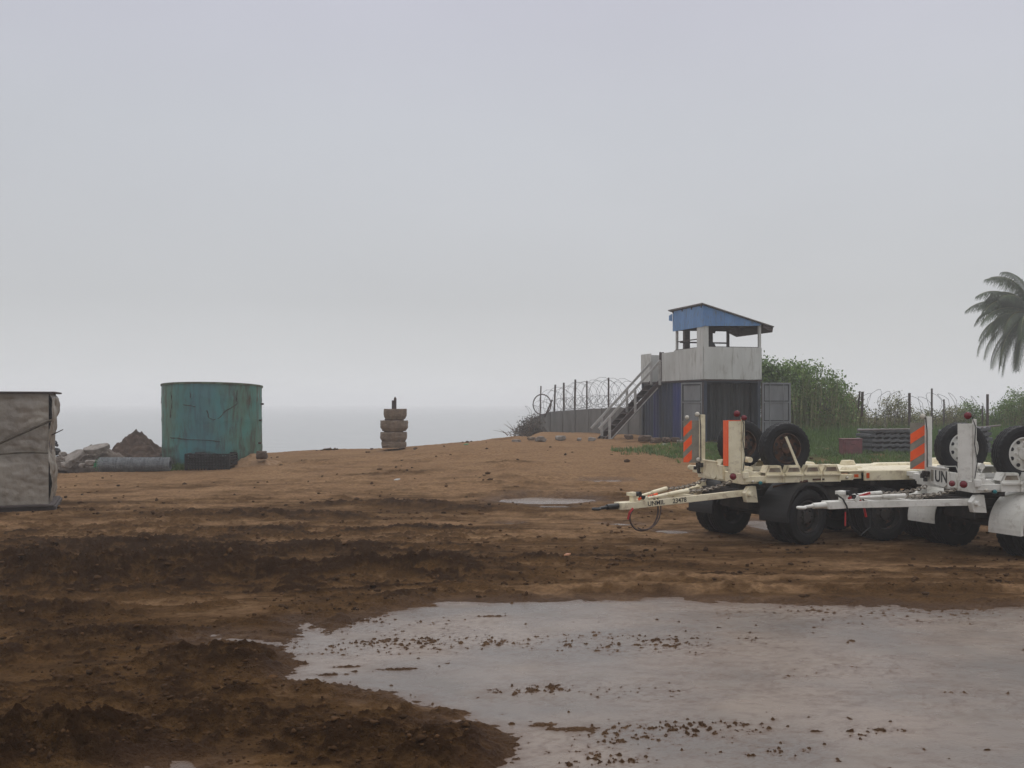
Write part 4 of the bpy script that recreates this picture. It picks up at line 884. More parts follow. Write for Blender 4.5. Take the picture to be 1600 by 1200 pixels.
# corrugated stacks, red box
def stack(px0, px1, y0, y1, Y, lab, n, tilt=0, seed=0):
    xa, xb = (px0-800)/FP*Y, (px1-800)/FP*Y; z0 = ZY(y1, Y); H = (y1-y0)/FP*Y; D = 1.2
    b = MB(); rr = random.Random(seed)
    for k in range(n):
        z = H*(k+.5)/n; off = rr.uniform(-.05,.05); nn = 26; Wd = xb-xa
        P = []
        for i in range(nn+1): P.append((off+Wd*i/nn, 0, z+.02*math.sin(i*1.7)))
        P2 = [(p[0], 0, p[2]+H/n*.55) for p in reversed(P)]
        b.prism(P+P2, (0, D+rr.uniform(-.1,.1), 0))
    for i in range(7): b.span(((xb-xa)*(i+.5)/7-.03, .06, 0), ((xb-xa)*(i+.5)/7+.03, D-.1, H*.96))
    o = b.build('panel_stack', mat('dark_grey_panels', srgb(94,96,98), srgb(72,74,78), 2.5, (.4,.6), .6, c3=srgb(112,108,104), s3=6, t3=(.6,.75)), loc=(xa, Y, z0)); o.rotation_euler = (0, tilt, R(6)); tag(o, lab, 'panel stack', 'stacks of grey panels before the right fence'); return o
stack(1362, 1452, 672, 716, 33.9, 'level stack of dark grey corrugated panels behind the farther trailer', 6, 0, 1)
stack(1500, 1556, 674, 716, 33.6, 'collapsed tilted stack of grey panels between the two right spare wheels', 5, R(-7), 2)
b = MB(); b.cyl((0,0,0), (2.6,.1,.05), .03, n=6); b.cyl((3.4,.1,.0), (4.9,.1,.16), .03, n=6); o = b.build('steel_rail', mat('grey_pipe', srgb(120,112,110), rough=.5), loc=WP(1340,672,33.8)); tag(o, 'thin grey rail lying across the level stack of panels', 'rail')
Yb = 33.6; xb_, zb_ = at_ground(1329, Yb); z_ = zb_-.03
b = MB(); b.box((0,0,.29), (.64,.45,.56)); b.box((0,0,.585), (.68,.49,.03)); b.box((0,-.235,.3), (.5,.02,.4)); b.span((-.08,-.27,.42),(.08,-.25,.45))
o = b.build('storage_box', mat('faded_red_box', srgb(118,70,72), srgb(98,60,62), 4, (.4,.6), .6), loc=(xb_, Yb, z_), bevel=.01); tag(o, 'faded dark red box standing in the grass behind the farther trailer', 'box')
# ------------------------------------------------------------------ container, booth, staircase
AL = R(15.8); P0 = Vector((7.43, 38.5, .88))
def tower(name): return empty(name, P0, AL)
def build_container():
    t = tower('shipping_container'); tag(t, 'dark blue corrugated shipping container with open grey doors under the white booth', 'container')
    Wd, Ln, H = 2.44, 6.06, 2.55
    def corr(x0, ylo, yhi, z0, z1, sgn, mi_fun=None):
        b = MB(); n = int((yhi-ylo)/.28); st = (yhi-ylo)/n; pr = []
        for i in range(n):
            y = ylo+i*st
            pr += [(x0, y), (x0, y+st*.28), (x0+sgn*.04, y+st*.42), (x0+sgn*.04, y+st*.86), (x0, y+st)]
        v = []
        for (x, y) in pr: v += [(x, y, z0), (x, y, z1)]
        k = len(pr); fs = [(2*i, 2*i+2, 2*i+3, 2*i+1) for i in range(k-1)]; b.add(v, fs)
        if mi_fun: b.m = [mi_fun(pr[i][1]) for i in range(k-1)]
        return b
    b = corr(0.03, .12, Ln-.1, .12, H-.1, 1, lambda y: 1 if (.6 < y < 2.9) or (4.3 < y < 4.9) else 0)
    b.build('side_wall', [M['cont'], M['cont_blue']], t, fix=False)
    b = corr(Wd-.03, .12, Ln-.1, .12, H-.1, -1); b.build('side_wall', M['cont'], t, fix=False)
    b = MB()
    for x in (0.06, Wd-.06):
        for y in (.06, Ln-.06): b.span((x-.07, y-.07, 0), (x+.07, y+.07, H))
    for x in (.05, Wd-.05):
        b.span((x-.05, .13, 0), (x+.05, Ln-.13, .12)); b.span((x-.04, .13, H-.1), (x+.04, Ln-.13, H-.01))
    for y in (.06, Ln-.06): b.span((.13, y-.06, 0), (Wd-.13, y+.06, .12)); b.span((.13, y-.06, H-.13), (Wd-.13, y+.06, H-.003))
    b.build('frame', M['cont'], t, bevel=.008)
    b = MB(); b.span((.1,.13,H-.03), (Wd-.1, Ln-.13, H-.012)); b.build('roof', M['cont'], t)
    b = MB(); b.span((.12,.13,.125), (Wd-.12, Ln-.13, .15)); b.span((.1, Ln-.125, .15), (Wd-.1, Ln-.1, H-.15)); b.build('interior', M['dark'], t)
    # added wavy sheet, the dimness of the open end put into its colour
    b = MB(); n = 34; v = []
    for i in range(n+1):
        x = .14+(Wd-.28)*i/n; y = .55+.05*math.sin(i*1.9)+.02*math.sin(i*.7); v += [(x, y, .15), (x, y+.02, H-.15)]
    b.add(v, [(2*i, 2*i+2, 2*i+3, 2*i+1) for i in range(n)]); b.build('inner_sheet', mat('dim_interior_sheet', srgb(56,60,58), srgb(44,47,48), 3, (.35,.65), .6, (2,2,.2)), t, fix=False)
    def door(hx, ang, lab):
        b = MB(); d = Vector((math.cos(ang), math.sin(ang), 0)); n = Vector((-d.y, d.x, 0)); w_ = 1.15; z0, z1 = .1, H-.12
        rot = Matrix.Rotation(ang, 3, 'Z'); c = Vector((hx, -.02, 0))
        b.box(c+d*(w_/2)+Vector((0,0,(z0+z1)/2)), (w_, .04, z1-z0), rot)
        for s in (-1, 1):
            for zz_ in (z0+.04, z0+(z1-z0)*.34, z0+(z1-z0)*.67, z1-.04): b.box(c+d*(w_/2)+n*(s*.035)+Vector((0,0,zz_)), (w_*.96, .03, .05 if zz_ not in () else .05), rot)
            for q in (.035, w_-.035): b.box(c+d*q+n*(s*.0375)+Vector((0,0,(z0+z1)/2)), (.06, .035, z1-z0-.004), rot)
        for q in (.3, .85): b.cyl(c+d*q-n*.075+Vector((0,0,z0)), c+d*q-n*.075+Vector((0,0,z1)), .016, n=6)
        o = b.build('door', [M['door_grey']], t); o['label'] = lab
        b = MB()
        for s in (-1, 1):
            for zz_ in (z0+.10, z0+(z1-z0)*.345+.03, z0+(z1-z0)*.675+.03, z1-.09): b.box(c+d*(w_/2)+n*(s*.03)+Vector((0,0,zz_)), (w_*.86, .022, .035), rot)
            for q in (.09, w_-.09): b.box(c+d*q+n*(s*.03)+Vector((0,0,(z0+z1)/2)), (.025, .022, z1-z0-.1), rot)
        b.build('gasket', M['dark'], o)
        b = MB(); b.cyl(c+Vector((0,0,z0)), c+Vector((0,0,z1)), .03, n=8); b.build('hinge', M['iron'], o)
    door(-.06, math.atan2(.97,-.25)-AL*0+R(4), 'left grey door folded back against the side')
    door(Wd+.05, R(-12), 'right grey door swung wide open')
build_container()
def build_booth():
    t = tower('guard_booth'); tag(t, 'white boarded guard booth with blue eaves on top of the container', 'guard booth')
    Z = 2.58; T = 3.80; Wd = 2.44; A = 3.8
    def panel(a, b_, name='parapet_panel', m='white_ply'):
        b = MB(); b.span(a, b_); return b.build(name, M[m], t, bevel=.004)
    panel((-.03,-.05,Z-.03), (1.18,-.02,T)); panel((1.184,-.052,Z-.03), (2.14,-.022,T)); panel((2.144,-.05,Z-.03), (Wd+.03,-.02,T))
    panel((-.055,.0,Z-.03), (-.025,.62,T)); panel((-.058,.624,Z-.03), (-.028,2.6,T-.01)); panel((-.055,2.604,Z-.05), (-.025,A,T-.06))
    panel((Wd+.025,.0,Z), (Wd+.055,6.0,T-.05)); panel((0,6.03,Z), (Wd,6.06,T-.03)); panel((-.055,4.95,Z-.05), (-.025,6.03,T-.02))
    b = MB(); b.span((-.06,-.05,Z-.09), (Wd+.06,6.06,Z-.035)); b.build('floor', M['wood_dark'], t)
    # door jamb at the stair opening
    b = MB(); b.span((-.02,3.82,Z), (.06,3.98,T-.02)); b.span((-.02,4.05,Z), (.02,4.14,T)); b.build('door_jamb', M['wood_dark'], t)
    # inner rails
    b = MB(); b.span((.0,.0,T-.02), (Wd,.10,T+.025)); b.span((0,.12,T-.02), (.08,2.6,T+.02)); b.span((Wd-.08,.12,T-.02),(Wd,2.66,T+.02)); b.build('sill', M['wood_dark'], t)
    rt = lambda u: 5.40-.27*u
    def pst(u, v, wd, m, top=None, name='post'):
        b = MB(); b.span((u-wd/2, v-wd/2, T-.5), (u+wd/2, v+wd/2, (top or rt(u)-.04))); return b.build(name, M[m], t, bevel=.004)
    pst(.06,2.55,.09,'white_ply'); pst(Wd-.03,.03,.10,'white_ply'); pst(Wd-.06,2.55,.10,'wood_dark'); pst(.5,2.58,.22,'wood_dark'); pst(1.5,2.58,.27,'wood_dark'); pst(.12,.14,.1,'wood_dark')
    b = MB(); b.span((-.045,-.045,T+.001), (.17,-.018,4.66)); b.span((-.05,-.018,T+.001), (-.022,.52,4.66)); b.build('corner_cladding', M['white_ply'], t)
    b = MB(); b.span((0.2,2.54,4.10), (Wd,2.58,4.16)); b.span((.04,.5,4.12), (.08,2.5,4.16)); b.build('hand_rail', M['wood_dark'], t)
    # blue eave boards
    b = MB(); b.prism([(-.075,-.05,4.58),(-.075,2.68,4.58),(-.075,2.68,rt(-.07)-.02),(-.075,-.05,rt(-.07)-.02)], (.028,0,0))
    b.build('eave_board', M['blue_ply'], t)
    b = MB(); b.prism([(-.075,-.082,4.60),(2.36,-.082,4.66),(2.44,-.082,rt(2.44)-.02),(-.075,-.082,rt(-.075)-.02)], (0,.028,0)); b.build('eave_board', M['blue_ply'], t)
    b = MB(); b.prism([(0,2.6,4.60),(1.2,2.6,4.62),(2.4,2.6,4.62),(2.4,2.6,rt(2.4)-.02),(0,2.6,rt(0)-.02)], (0,.03,0)); b.build('rear_board', M['wood_dark'], t)
    b = MB(); b.prism([(-.12,2.68,5.0),(-.12,2.95,5.05),(-.12,2.95,5.25),(-.12,2.68,5.3)], (.03,0,0)); b.build('eave_board', M['blue_ply'], t)
    # torn ceiling pieces
    b = MB(); b.prism([(.9,.9,4.62),(1.75,.9,4.50),(2.0,.9,4.34),(2.05,.9,4.62)], (0,.03,0)); b.prism([(.2,1.6,4.66),(1.3,1.6,4.45),(1.35,1.6,4.66)], (0,.03,0)); b.build('sagging_ceiling_board', M['wood_dark'], t)
    b = MB(); P = [(-.16,-.16,rt(-.16)), (2.95,-.16,rt(2.95)), (2.95,2.95,rt(2.95)), (-.16,2.95,rt(-.16))]
    b.prism(P, (0,0,.045)); b.build('roof', M['roof'], t)
    b = MB()
    for v in (.0, .85, 1.7, 2.55): b.bar((-.1,v+.06,rt(-.1)-.052), (2.9,v+.06,rt(2.9)-.052), .05, .09)
    b.prism([(2.52,-.12,rt(2.52)-.005),(2.93,-.12,rt(2.93)-.005),(2.9,-.12,rt(2.93)-.2),(2.5,-.12,rt(2.52)-.14)], (0,2.9,0)); b.build('rafter', M['wood_dark'], t)
    # chair inside
    c = empty('chair', P0+Matrix.Rotation(AL, 3, 'Z')@Vector((.70, 1.0, Z-.03)), AL); tag(c, 'dark high backed chair inside the booth, seen beside the corner post', 'chair')
    b = MB(); pr = [(-.34,0,.85)]+[(.34*math.cos(a)-0.0, 0, 1.25+.32*math.sin(a)) for a in np.linspace(math.pi, 0, 14)]+[(.40,0,.85)]
    b.prism(pr, (0,.09,0)); b.build('backrest', M['black'], c, bevel=.02)
    b = MB(); b.span((-.34,-.5,.75), (.34,.1,.85)); b.build('seat', M['black'], c, bevel=.02)
    for sx_ in (-1, 1):
        for sy in (-.44, .04): b = MB(); b.cyl((sx_*.28, sy, 0), (sx_*.28, sy, .75), .025, n=8); b.build('leg', M['iron'], c)
build_booth()
def build_stairs():
    t = tower('staircase'); tag(t, 'steep timber staircase with white handrails leading up to the guard booth', 'staircase')
    x0, z1 = -.06, 2.56; run = 2.5; za = -.02
    def pt(s, v, dz=0): return (x0-run*s, v, z1+(za-z1)*s+dz)
    va, vb = 3.95, 4.85
    for v in (va, vb):
        b = MB(); b.bar(pt(0.0,v,-.06), pt(1.0,v,-.02), .05, .24); b.build('stringer', M['wood_dark'], t, bevel=.004)
        if v == va:
            b = MB(); b.bar(pt(0.05,v-.03,-.16), pt(.98,v-.03,-.13), .02, .05); b.build('white_edge_strip', M['wood_white'], t)
    for k in range(10):
        s = (k+.6)/10.5; b = MB(); p = pt(s, va); b.span((p[0]-.13, va+.03, p[2]-.02), (p[0]+.13, vb-.03, p[2]+.02)); b.build('tread', M['wood_dark'], t, bevel=.003)
    for v in (va, vb):
        b = MB(); b.bar(pt(0.0,v-.05,.88), pt(1.12,v-.05,.88), .05, .10); b.build('handrail', M['wood_white'], t, bevel=.004)
        for s in (.02, .47, .93):
            p = pt(s, v-.05); b = MB(); b.span((p[0]-.055, v-.09, p[2]-.12 if s < .9 else za-.1), (p[0]+.055, v-.055, p[2]+.84)); b.build('baluster', M['wood_white'], t, bevel=.003)
build_stairs()
# ------------------------------------------------------------------ trailers
def wheel(parent, name, c, rim_mat, D=1.1, Wd=.30, seed=0, plain=False, rz=0):
    """rim mesh is the part; tyre is its child.  Axis along local y, outer face toward +y."""
    b = MB(); Ro = D/2; ri = Ro*.60; h = Wd/2
    rim = [(ri, -h*.8), (ri*.95, -h*.7), (ri*.93, h*.15), (ri*.80, h*.2), (ri*.55, h*.45), (ri*.36, h*.5), (ri*.34, h*.75), (ri*.22, h*.85), (0.001, h*.85)]
    b.lathe(rim, (0,0,0), 'y', 36)
    b.lathe([(ri*1.0, h*.86), (ri*.93, h*.92), (ri*.90, h*.6), (ri*.90, h*.1)], (0,0,0), 'y', 36)
    for k in range(8):
        a = 2*math.pi*k/8; p = Vector((ri*.46*math.cos(a), h*.46, ri*.46*math.sin(a))); b.cyl(p, p+Vector((0,.05,0)), .02, n=6)
    for k in range(8):
        a = 2*math.pi*(k+.5)/8; p = Vector((ri*.72*math.cos(a), h*.335, ri*.72*math.sin(a))); b.cyl(p, p+Vector((0,.012,0)), .034, n=10, mi=1)
    o = b.build(name, [rim_mat, M['black']], parent, smooth=True); o.location = c; o.rotation_euler = (0, 0, rz)
    b = MB()
    pr = [(ri*1.0, -h*.80), (ri*1.08, -h*.96), (Ro*.80, -h*1.04), (Ro*.93, -h*1.0), (Ro*.985, -h*.90), (Ro, -h*.72)]
    for g in (-.42, -.0, .42): pr += [(Ro, h*(g-.09)), (Ro-.016, h*(g-.06)), (Ro-.016, h*(g+.06)), (Ro, h*(g+.09))]
    pr += [(Ro, h*.72), (Ro*.985, h*.90), (Ro*.93, h*1.0), (Ro*.80, h*1.04), (ri*1.08, h*.96), (ri*1.0, h*.80)]
    kk = len(pr)
    b.lathe(pr, (0,0,0), 'y', 96, mod=lambda i, j, r: r-(.014 if (i % 3 == 0 and (j in (4,5,kk-5,kk-6) )) else 0)-(.008 if (i % 3 == 0 and 5 < j < kk-6) else 0))
    b.lathe([(Ro*.84, h*1.035), (Ro*.845, h*1.06), (Ro*.86, h*1.035)], (0,0,0), 'y', 48); b.lathe([(Ro*.70, h*1.0), (Ro*.705, h*1.03), (Ro*.72, h*1.01)], (0,0,0), 'y', 48)
    b.build('tyre', M['tyre'], o, smooth=True)
    return o
def chain(b, p0, p1, n, r=.011, sag=.05):
    p0, p1 = Vector(p0), Vector(p1)
    for k in range(n):
        t = (k+.5)/n; c = p0.lerp(p1, t)-Vector((0,0,sag*4*t*(1-t))); d = (p1-p0).normalized(); s = d.cross(Vector((0,0,1))).normalized(); u = s if k % 2 else s.cross(d)
        L_ = (p1-p0).length/n*.72
        b.tube([c+d*(L_*math.cos(a))+u*(.032*math.sin(a)) for a in np.linspace(0, 2*math.pi, 11)[:-1]], r, 4, closed=True)
def lamp(parent, c, d, rad, lens, name='marker_lamp'):
    rad *= .78; c = Vector(c); d = Vector(d).normalized(); b = MB(); b.cyl(c-d*.07, c, rad*.75, rad, 12); o = b.build(name, M['black'], parent)
    b = MB(); b.cyl(c, c+d*.02, rad*.95, rad*.85, 12); b.cyl(c+d*.02, c+d*.04, rad*.85, rad*.4, 12); b.build('lens', lens, o, smooth=True)
def build_trailer(label, loc, th, yaw, K, paint, rim, farpost, tipz, hero):
    t = empty('flatbed_trailer', loc, R(180)+R(th), K); tag(t, label, 'trailer', 'white flatbed trailers parked side by side')
    P = M[paint]
    yn = 1.02; yf = farpost
    # chassis
    b = MB()
    for s in (1, -1): b.span((-6.3, s*.38-.06, .93), (-.25, s*.38+.06, 1.18))
    for x in (-.5,-1.9,-2.8,-3.7,-4.6,-5.5,-6.2): b.span((x-.05,-1.05,1.08), (x+.05,1.05,1.185))
    b.build('chassis', M['under'], t)
    b = MB()
    for s in (1, -1):
        b.span((-2.35, s*1.04-.05, 1.19), (-.02, s*1.04+.05, 1.30)); b.span((-6.4, s*1.04-.03, 1.17), (-2.62, s*1.04+.03, 1.36)); b.span((-2.62, s*.92-.03, 1.2), (-2.35, s*.92+.03, 1.34))
    b.span((-.12,-1.0,1.14), (.0,1.0,1.34)); b.span((-6.4,-1.0,1.18), (-6.34,1.0,1.34)); b.span((-.14,-1.35,1.22),(-.03,-1.0,1.33))
    b.span((-1.95,-.98,1.30),(-1.80,.98,1.345))
    b.build('deck_frame', P, t, bevel=.006)
    b = MB(); b.span((-6.33,-.99,1.345), (-1.96,.99,1.365)); b.build('deck', P, t)
    b = MB()
    for (x, y, sx_, sy, sz) in [(-2.2,-.6,.55,.35,.09),(-2.9,.2,.3,.3,.05),(-3.4,-.75,.28,.22,.10),(-4.5,-.5,1.5,.25,.05),(-4.4,.6,1.2,.18,.04),(-5.6,-.75,.3,.25,.12),(-5.7,.65,.28,.22,.10),(-2.5,.7,.3,.2,.06)]:
        b.box((x, y, 1.365+sz/2), (sx_, sy, sz), taper=.75)
    b.build('deck_fitting', P, t, bevel=.008)
    # trapezoid stake brackets
    for s in (1, -1):
        for k in range(4):
            x = -.62-k*.405; y = s*1.13
            b = MB(); o_ = .06*s
            b.prism([(x-.185,y,1.17),(x+.185,y,1.17),(x+.185,y,1.36),(x+.12,y,1.50),(x-.12,y,1.50),(x-.185,y,1.36)], (0,-s*.03,0))
            b.prism([(x-.185,y+.0,1.30),(x+.185,y,1.30),(x+.185,y+s*.05,1.30),(x-.185,y+s*.05,1.30)], (0,0,.03))
            b.prism([(x-.185,y,1.36),(x-.12,y,1.50),(x-.12,y-s*.26,1.50),(x-.185,y-s*.26,1.36)], (.02,0,0)); b.prism([(x+.165,y,1.36),(x+.10,y,1.50),(x+.10,y-s*.26,1.50),(x+.165,y-s*.26,1.36)], (.02,0,0))
            b.prism([(x-.10,y-s*.01,1.48),(x+.10,y-s*.01,1.48),(x+.10,y-s*.26,1.48),(x-.10,y-s*.26,1.48)], (0,0,.018)); b.box((x, y+s*.012, 1.47), (.24, .03, .03)); b.prism([(x-.187,y+s*.002,1.17),(x-.165,y+s*.002,1.17),(x-.165,y+s*.002,1.36),(x-.187,y+s*.002,1.36)], (0,s*.03,0))
            b.build('stake_bracket', P, t)
            b = MB(); b.prism([(x-.13,y+s*.004,1.375),(x+.13,y+s*.004,1.375),(x+.095,y+s*.004,1.455),(x-.095,y+s*.004,1.455)], (0,-s*.02,0)); b.build('bracket_recess', M['boardgrey'] if False else mat('shadowed_rusty_recess', srgb(122,104,88), srgb(140,132,116), 6, rough=.6) if k == 0 and s == 1 and hero == 1 else bpy.data.materials['shadowed_rusty_recess'], t)
    # reflectors, fittings on near side
    for x, z, sz in ((-2.42,1.27,.06),(-2.68,1.27,.10),(-3.55,1.31,.0),(-5.2,1.27,.06)):
        if sz: b = MB(); b.box((x, 1.078, z), (.06 if sz > .08 else .09, .014, sz)); b.build('reflector', M['amber'], t)
    b = MB(); b.box((-3.9,1.078,1.32), (.22,.014,.03)); b.box((-1.55,1.145,1.22),(.25,.012,.035)); b.build('slot', M['rust'], t)
    lamp(t, (-2.2,1.1,1.24), (0,1,0), .035, M['lens'], 'side_lamp'); lamp(t, (-.33,1.1,1.17), (0,1,0), .05, M['teal'], 'hose_coupling'); lamp(t, (-.18,1.08,1.20), (0,1,0), .04, M['lens'], 'side_lamp')
    # near front gusset
    b = MB(); b.prism([(.02,1.06,1.15),(-.75,1.06,1.17),(-.75,1.06,1.28),(-.4,1.06,1.29),(-.12,1.06,1.42),(.02,1.06,1.46)], (0,-.04,0)); b.box((-.02,1.09,1.32),(.12,.05,.12)); b.build('gusset', P, t, bevel=.005)
    # posts and boards
    b = MB(); b.span((-.03,yn-.03,1.30), (.03,yn+.03,2.44)); b.build('marker_post', P, t, bevel=.005); b = MB(); b.span((-.05,yf-.05,1.26), (.05,yf+.05,2.46)); 
    b.build('marker_post', P, t, bevel=.005)
    zb, zt = 1.45, 2.34
    # far board: forward and outward
    a = math.radians(-32); dv = Vector((math.cos(a), math.sin(a), 0)); nv = Vector((-dv.y, dv.x, 0)); ln = .34 if hero == 1 else .27
    q0 = Vector((.03, yf-.06, 0))
    def quadz(u0, u1, z0, z1): return [q0+dv*u0+Vector((0,0,z0)), q0+dv*u1+Vector((0,0,z0)), q0+dv*u1+Vector((0,0,z1)), q0+dv*u0+Vector((0,0,z1))]
    b = MB(); b.prism(quadz(0, ln, zb, zt), -nv*.03); bo = b.build('marker_board', M['boardgrey'], t)
    # stripes slant down toward the outer edge, clipped to the board
    u0 = .16 if hero == 1 else .01; H_ = zt-zb; b = MB()
    starts = [-.02, .30, .62] if hero == 1 else [-.12, .22, .56]
    for s in starts:
        lo_in, lo_out = zb+s+.10, zb+s-.08     # inner side higher
        pts = [(u0, lo_in+.0), (ln-.005, lo_out), (ln-.005, lo_out+.19), (u0, lo_in+.19)]
        out_ = []
        def clip(poly, f, g):
            r_ = []
            for i in range(len(poly)):
                p, q = poly[i], poly[(i+1)%len(poly)]; a_, c_ = f(p), f(q)
                if a_ >= 0: r_.append(p)
                if (a_ >= 0) != (c_ >= 0): k = a_/(a_-c_); r_.append((p[0]+(q[0]-p[0])*k, p[1]+(q[1]-p[1])*k))
            return r_
        pts = clip(clip(pts, lambda p: p[1]-zb-.004, 0), lambda p: zt-.004-p[1], 0)
        if len(pts) > 2: b.prism([q0+dv*p[0]+Vector((0,0,p[1]))+nv*.004 for p in pts], -nv*.006)
    b.build('orange_stripe', M['orange'], bo)
    # near board
    b = MB(); b.span((.035,yn-.015,1.36), (.30,yn+.012,zt+.02)); b.span((.02,yn-.05,1.36),(.06,yn-.016,zt)); 
    nb_ = b.build('marker_board', P if hero == 1 else P, t, bevel=.004); nb_['label'] = 'near marker board seen from its white side'
    if hero == 1:
        b = MB(); b.span((.302,yn-.17,1.50), (.325,yn+.012,zt+.03)); b.span((.04,yn-.03,zt+.022),(.302,yn+.012,zt+.035)); b.build('orange_edge', M['orange'], nb_)
    # lamps
    lamp(t, (.10,yf-.02,2.47), (.6,.8,0), .07, M['lens']); 
    if hero == 1: lamp(t, (.26,yf-.18,2.40), (.5,.85,0), .065, M['lens']); lamp(t, (.08,yf,1.52), (.4,.9,0), .07, M['lens'])
    lamp(t, (.12,yn,2.50), (.6,.8,0), .085, M['redlens']); lamp(t, (.22,yn+.04,1.30), (.5,.85,0), .085, M['redlens'])
    if hero == 1: lamp(t, (.0,yn+.06,2.42), (.3,.95,0), .075, M['redlens'])
    else: lamp(t, (.38,yn-.05,1.31), (.5,.85,0), .07, M['redlens'])
    b = MB(); b.tube([(.05,yn,2.5),(.0,yn+.05,2.3),(.02,yn+.045,2.0),(-.03,yn+.05,1.7),(.02,yn+.05,1.4)], .008, 5); b.build('cable', M['black'], t); b = MB(); b.tube([(.05,yf,2.44),(.06,yf+.06,2.2),(.055,yf+.06,1.5)], .012, 5); b.build('cable', M['black'], t)
    b = MB(); rr = random.Random(hero)
    for k in range(9): b.box((.06+rr.uniform(-.02,.06), yf+rr.uniform(-.12,.12), 1.36+rr.uniform(-.1,.08)), (.06,.05,.07), Matrix.Rotation(rr.random(), 3, 'Z'))
    b.cyl((.05,yf-.1,1.40), (.05,yf+.12,1.40), .03, n=8); b.build('hinge_hardware', M['under'], t)
    b = MB(); b.cyl((-.08,-1.55,1.31), (-.08,-1.0,1.31), .035, n=8); b.cyl((-.08,-1.60,1.31), (-.08,-1.5,1.31), .055, n=10); b.span((-.2,-1.45,1.27),(-.02,-1.2,1.36)); b.build('side_arm', P, t, bevel=.004)
    # front panel
    ya = yf+.12 if hero == 1 else yf+.10; 
    b = MB(); yb = ya+.62
    pr = [(.02,ya,1.20),(.02,yb-.10,1.16),(.02,yb,1.22),(.02,yb,1.50),(.02,ya,1.50)]
    b.prism([(.03,p[1],p[2]) for p in pr], (-.03,0,0)); pn = b.build('front_panel', P, t, bevel=.004)
    b = MB(); b.span((.0,ya-.02,1.5),(.05,yb+.02,1.53)); b.span((.0,yb+.05,1.18),(.05,yb+.32,1.46)); b.span((-.10,-.95,1.34),(-.02,-.2,1.40)); b.build('front_bracket', P, t, bevel=.004)
    if hero == 2:
        text('un_lettering', 'UN', .30, M['letter'], pn, (.034, (ya+yb)/2+.11, 1.345), (0,1,0), (0,0,1))
        b = MB(); b.span((.031,ya+.05,1.25),(.034,ya+.15,1.46)); b.build('faded_mark', M['boardgrey'], pn)
    # spare carriers
    b = MB(); b.tube([(-.15,.35,1.36),(-.15,.33,1.62),(-.15,.45,1.78),(-.15,.75,1.78)], .022, 6); b.cyl((-.25,.30,1.60),(-.25,.85,1.60), .055, n=12); b.cyl((-.22,.35,1.42),(-.22,.9,1.42), .06, n=12); b.span((-.45,.35,1.30),(-.15,.9,1.36))
    b.span((-1.5,.6,1.28),(-.4,.66,1.36)); b.span((-1.5,-.8,1.28),(-.4,-.74,1.36)); b.build('spare_carrier', P, t)
    wheel(t, 'spare_wheel', (-.98,.84,1.82), rim, D=1.0, Wd=.28); wheel(t, 'spare_wheel', (-.92,-.86 if hero == 1 else -1.02,1.84), rim, D=1.0, Wd=.28)
    b = MB(); b.bar((-1.13,1.10,1.48), (-.90,1.05,2.05), .035, .045); b.build('lever', P, t)
    # dolly
    d = empty('steering_dolly', (-.87,0,0), R(yaw)); d.parent = t
    Y_ = [0]
    b = MB(); b.lathe([(.50,1.0),(.56,1.0),(.56,1.10),(.50,1.10)], (0,0,0), 'z', 40, closed=True); b.span((-.5,-.45,.86),(1.0,-.37,1.0)); b.span((-.5,.37,.86),(1.0,.45,1.0)); b.span((.85,-.62,.86),(.98,.62,1.02)); b.span((-.5,-.36,.9),(-.4,.36,.98))
    b.span((-.06,-.8,.44),(.06,.8,.56)); b.build('turntable', M['under'], d, bevel=.005)
    for s in (1, -1):
        b = MB(); b.prism([(.80,s*.62,.78),(1.10,s*.62,.80),(1.16,s*.62,.98),(1.04,s*.62,1.10),(.86,s*.62,1.10)], (0,s*.10,0)); b.cyl((1.06,s*.54,.96),(1.06,s*.80,.96), .05, n=10); b.build('pivot_bracket', P, d, bevel=.005)
        b = MB()
        for k in range(4): b.bar((-.45,s*.62,.62-.0*k+k*.025),(.45,s*.62,.62+k*.025), .08, .022)
        b.span((-.06,s*.56,.5),(.06,s*.68,.62)); b.build('leaf_spring', M['under'], d)
        for q in (1.13, .79): wheel(d, 'wheel', (0, s*q, .5), M['under'] if s < 0 or hero == 1 or q < 1 else rim, D=1.08, rz=0 if s > 0 else math.pi)  # darkened rims carry the shade under the deck in their colour
    gm = P if hero == 2 else M['black']
    for s in (1, -1):
        b = MB(); b.lathe([(.66,-.40*s),(.66,.27*s),(.675,.27*s),(.675,-.40*s)], (0,s*1.03,.5), 'y', 22, closed=True, arc=(R(-6), R(160))); b.lathe([(.61,.265*s),(.675,.265*s),(.675,.285*s),(.61,.285*s)], (0,s*1.03,.5), 'y', 22, closed=True, arc=(R(-6), R(160)))
        b.build('mudguard', gm, d)
    b = MB(); b.cyl((.38,.72,1.06),(.02,1.27,1.20), .028, n=8); b.cyl((-.35,.72,1.06),(-.3,1.2,1.12), .028, n=8); b.build('mudguard_stay', P if hero == 2 else M['rust'], d)
    b = MB(); b.span((-.6,-.36,.62),(.7,.36,.85)); b.span((-.2,-.6,.5),(.2,.6,.75)); b.build('axle_housing', M['under'], d, bevel=.02)
    # drawbar
    zb_, zt_ = .97, tipz; b = MB()
    for s in (1, -1): b.bar((1.06,s*.60,zb_), (3.42,s*.075,zt_), .07, .12)
    b.span((3.30,-.11,zt_-.065),(3.72,.11,zt_+.065)); b.bar((2.0,-.40,(zb_*.6+zt_*.4)), (2.0,.40,(zb_*.6+zt_*.4)), .06, .08); b.bar((2.75,-.22,zt_+.02),(2.75,.22,zt_+.02), .06, .06)
    db = b.build('drawbar', P, d, bevel=.006)
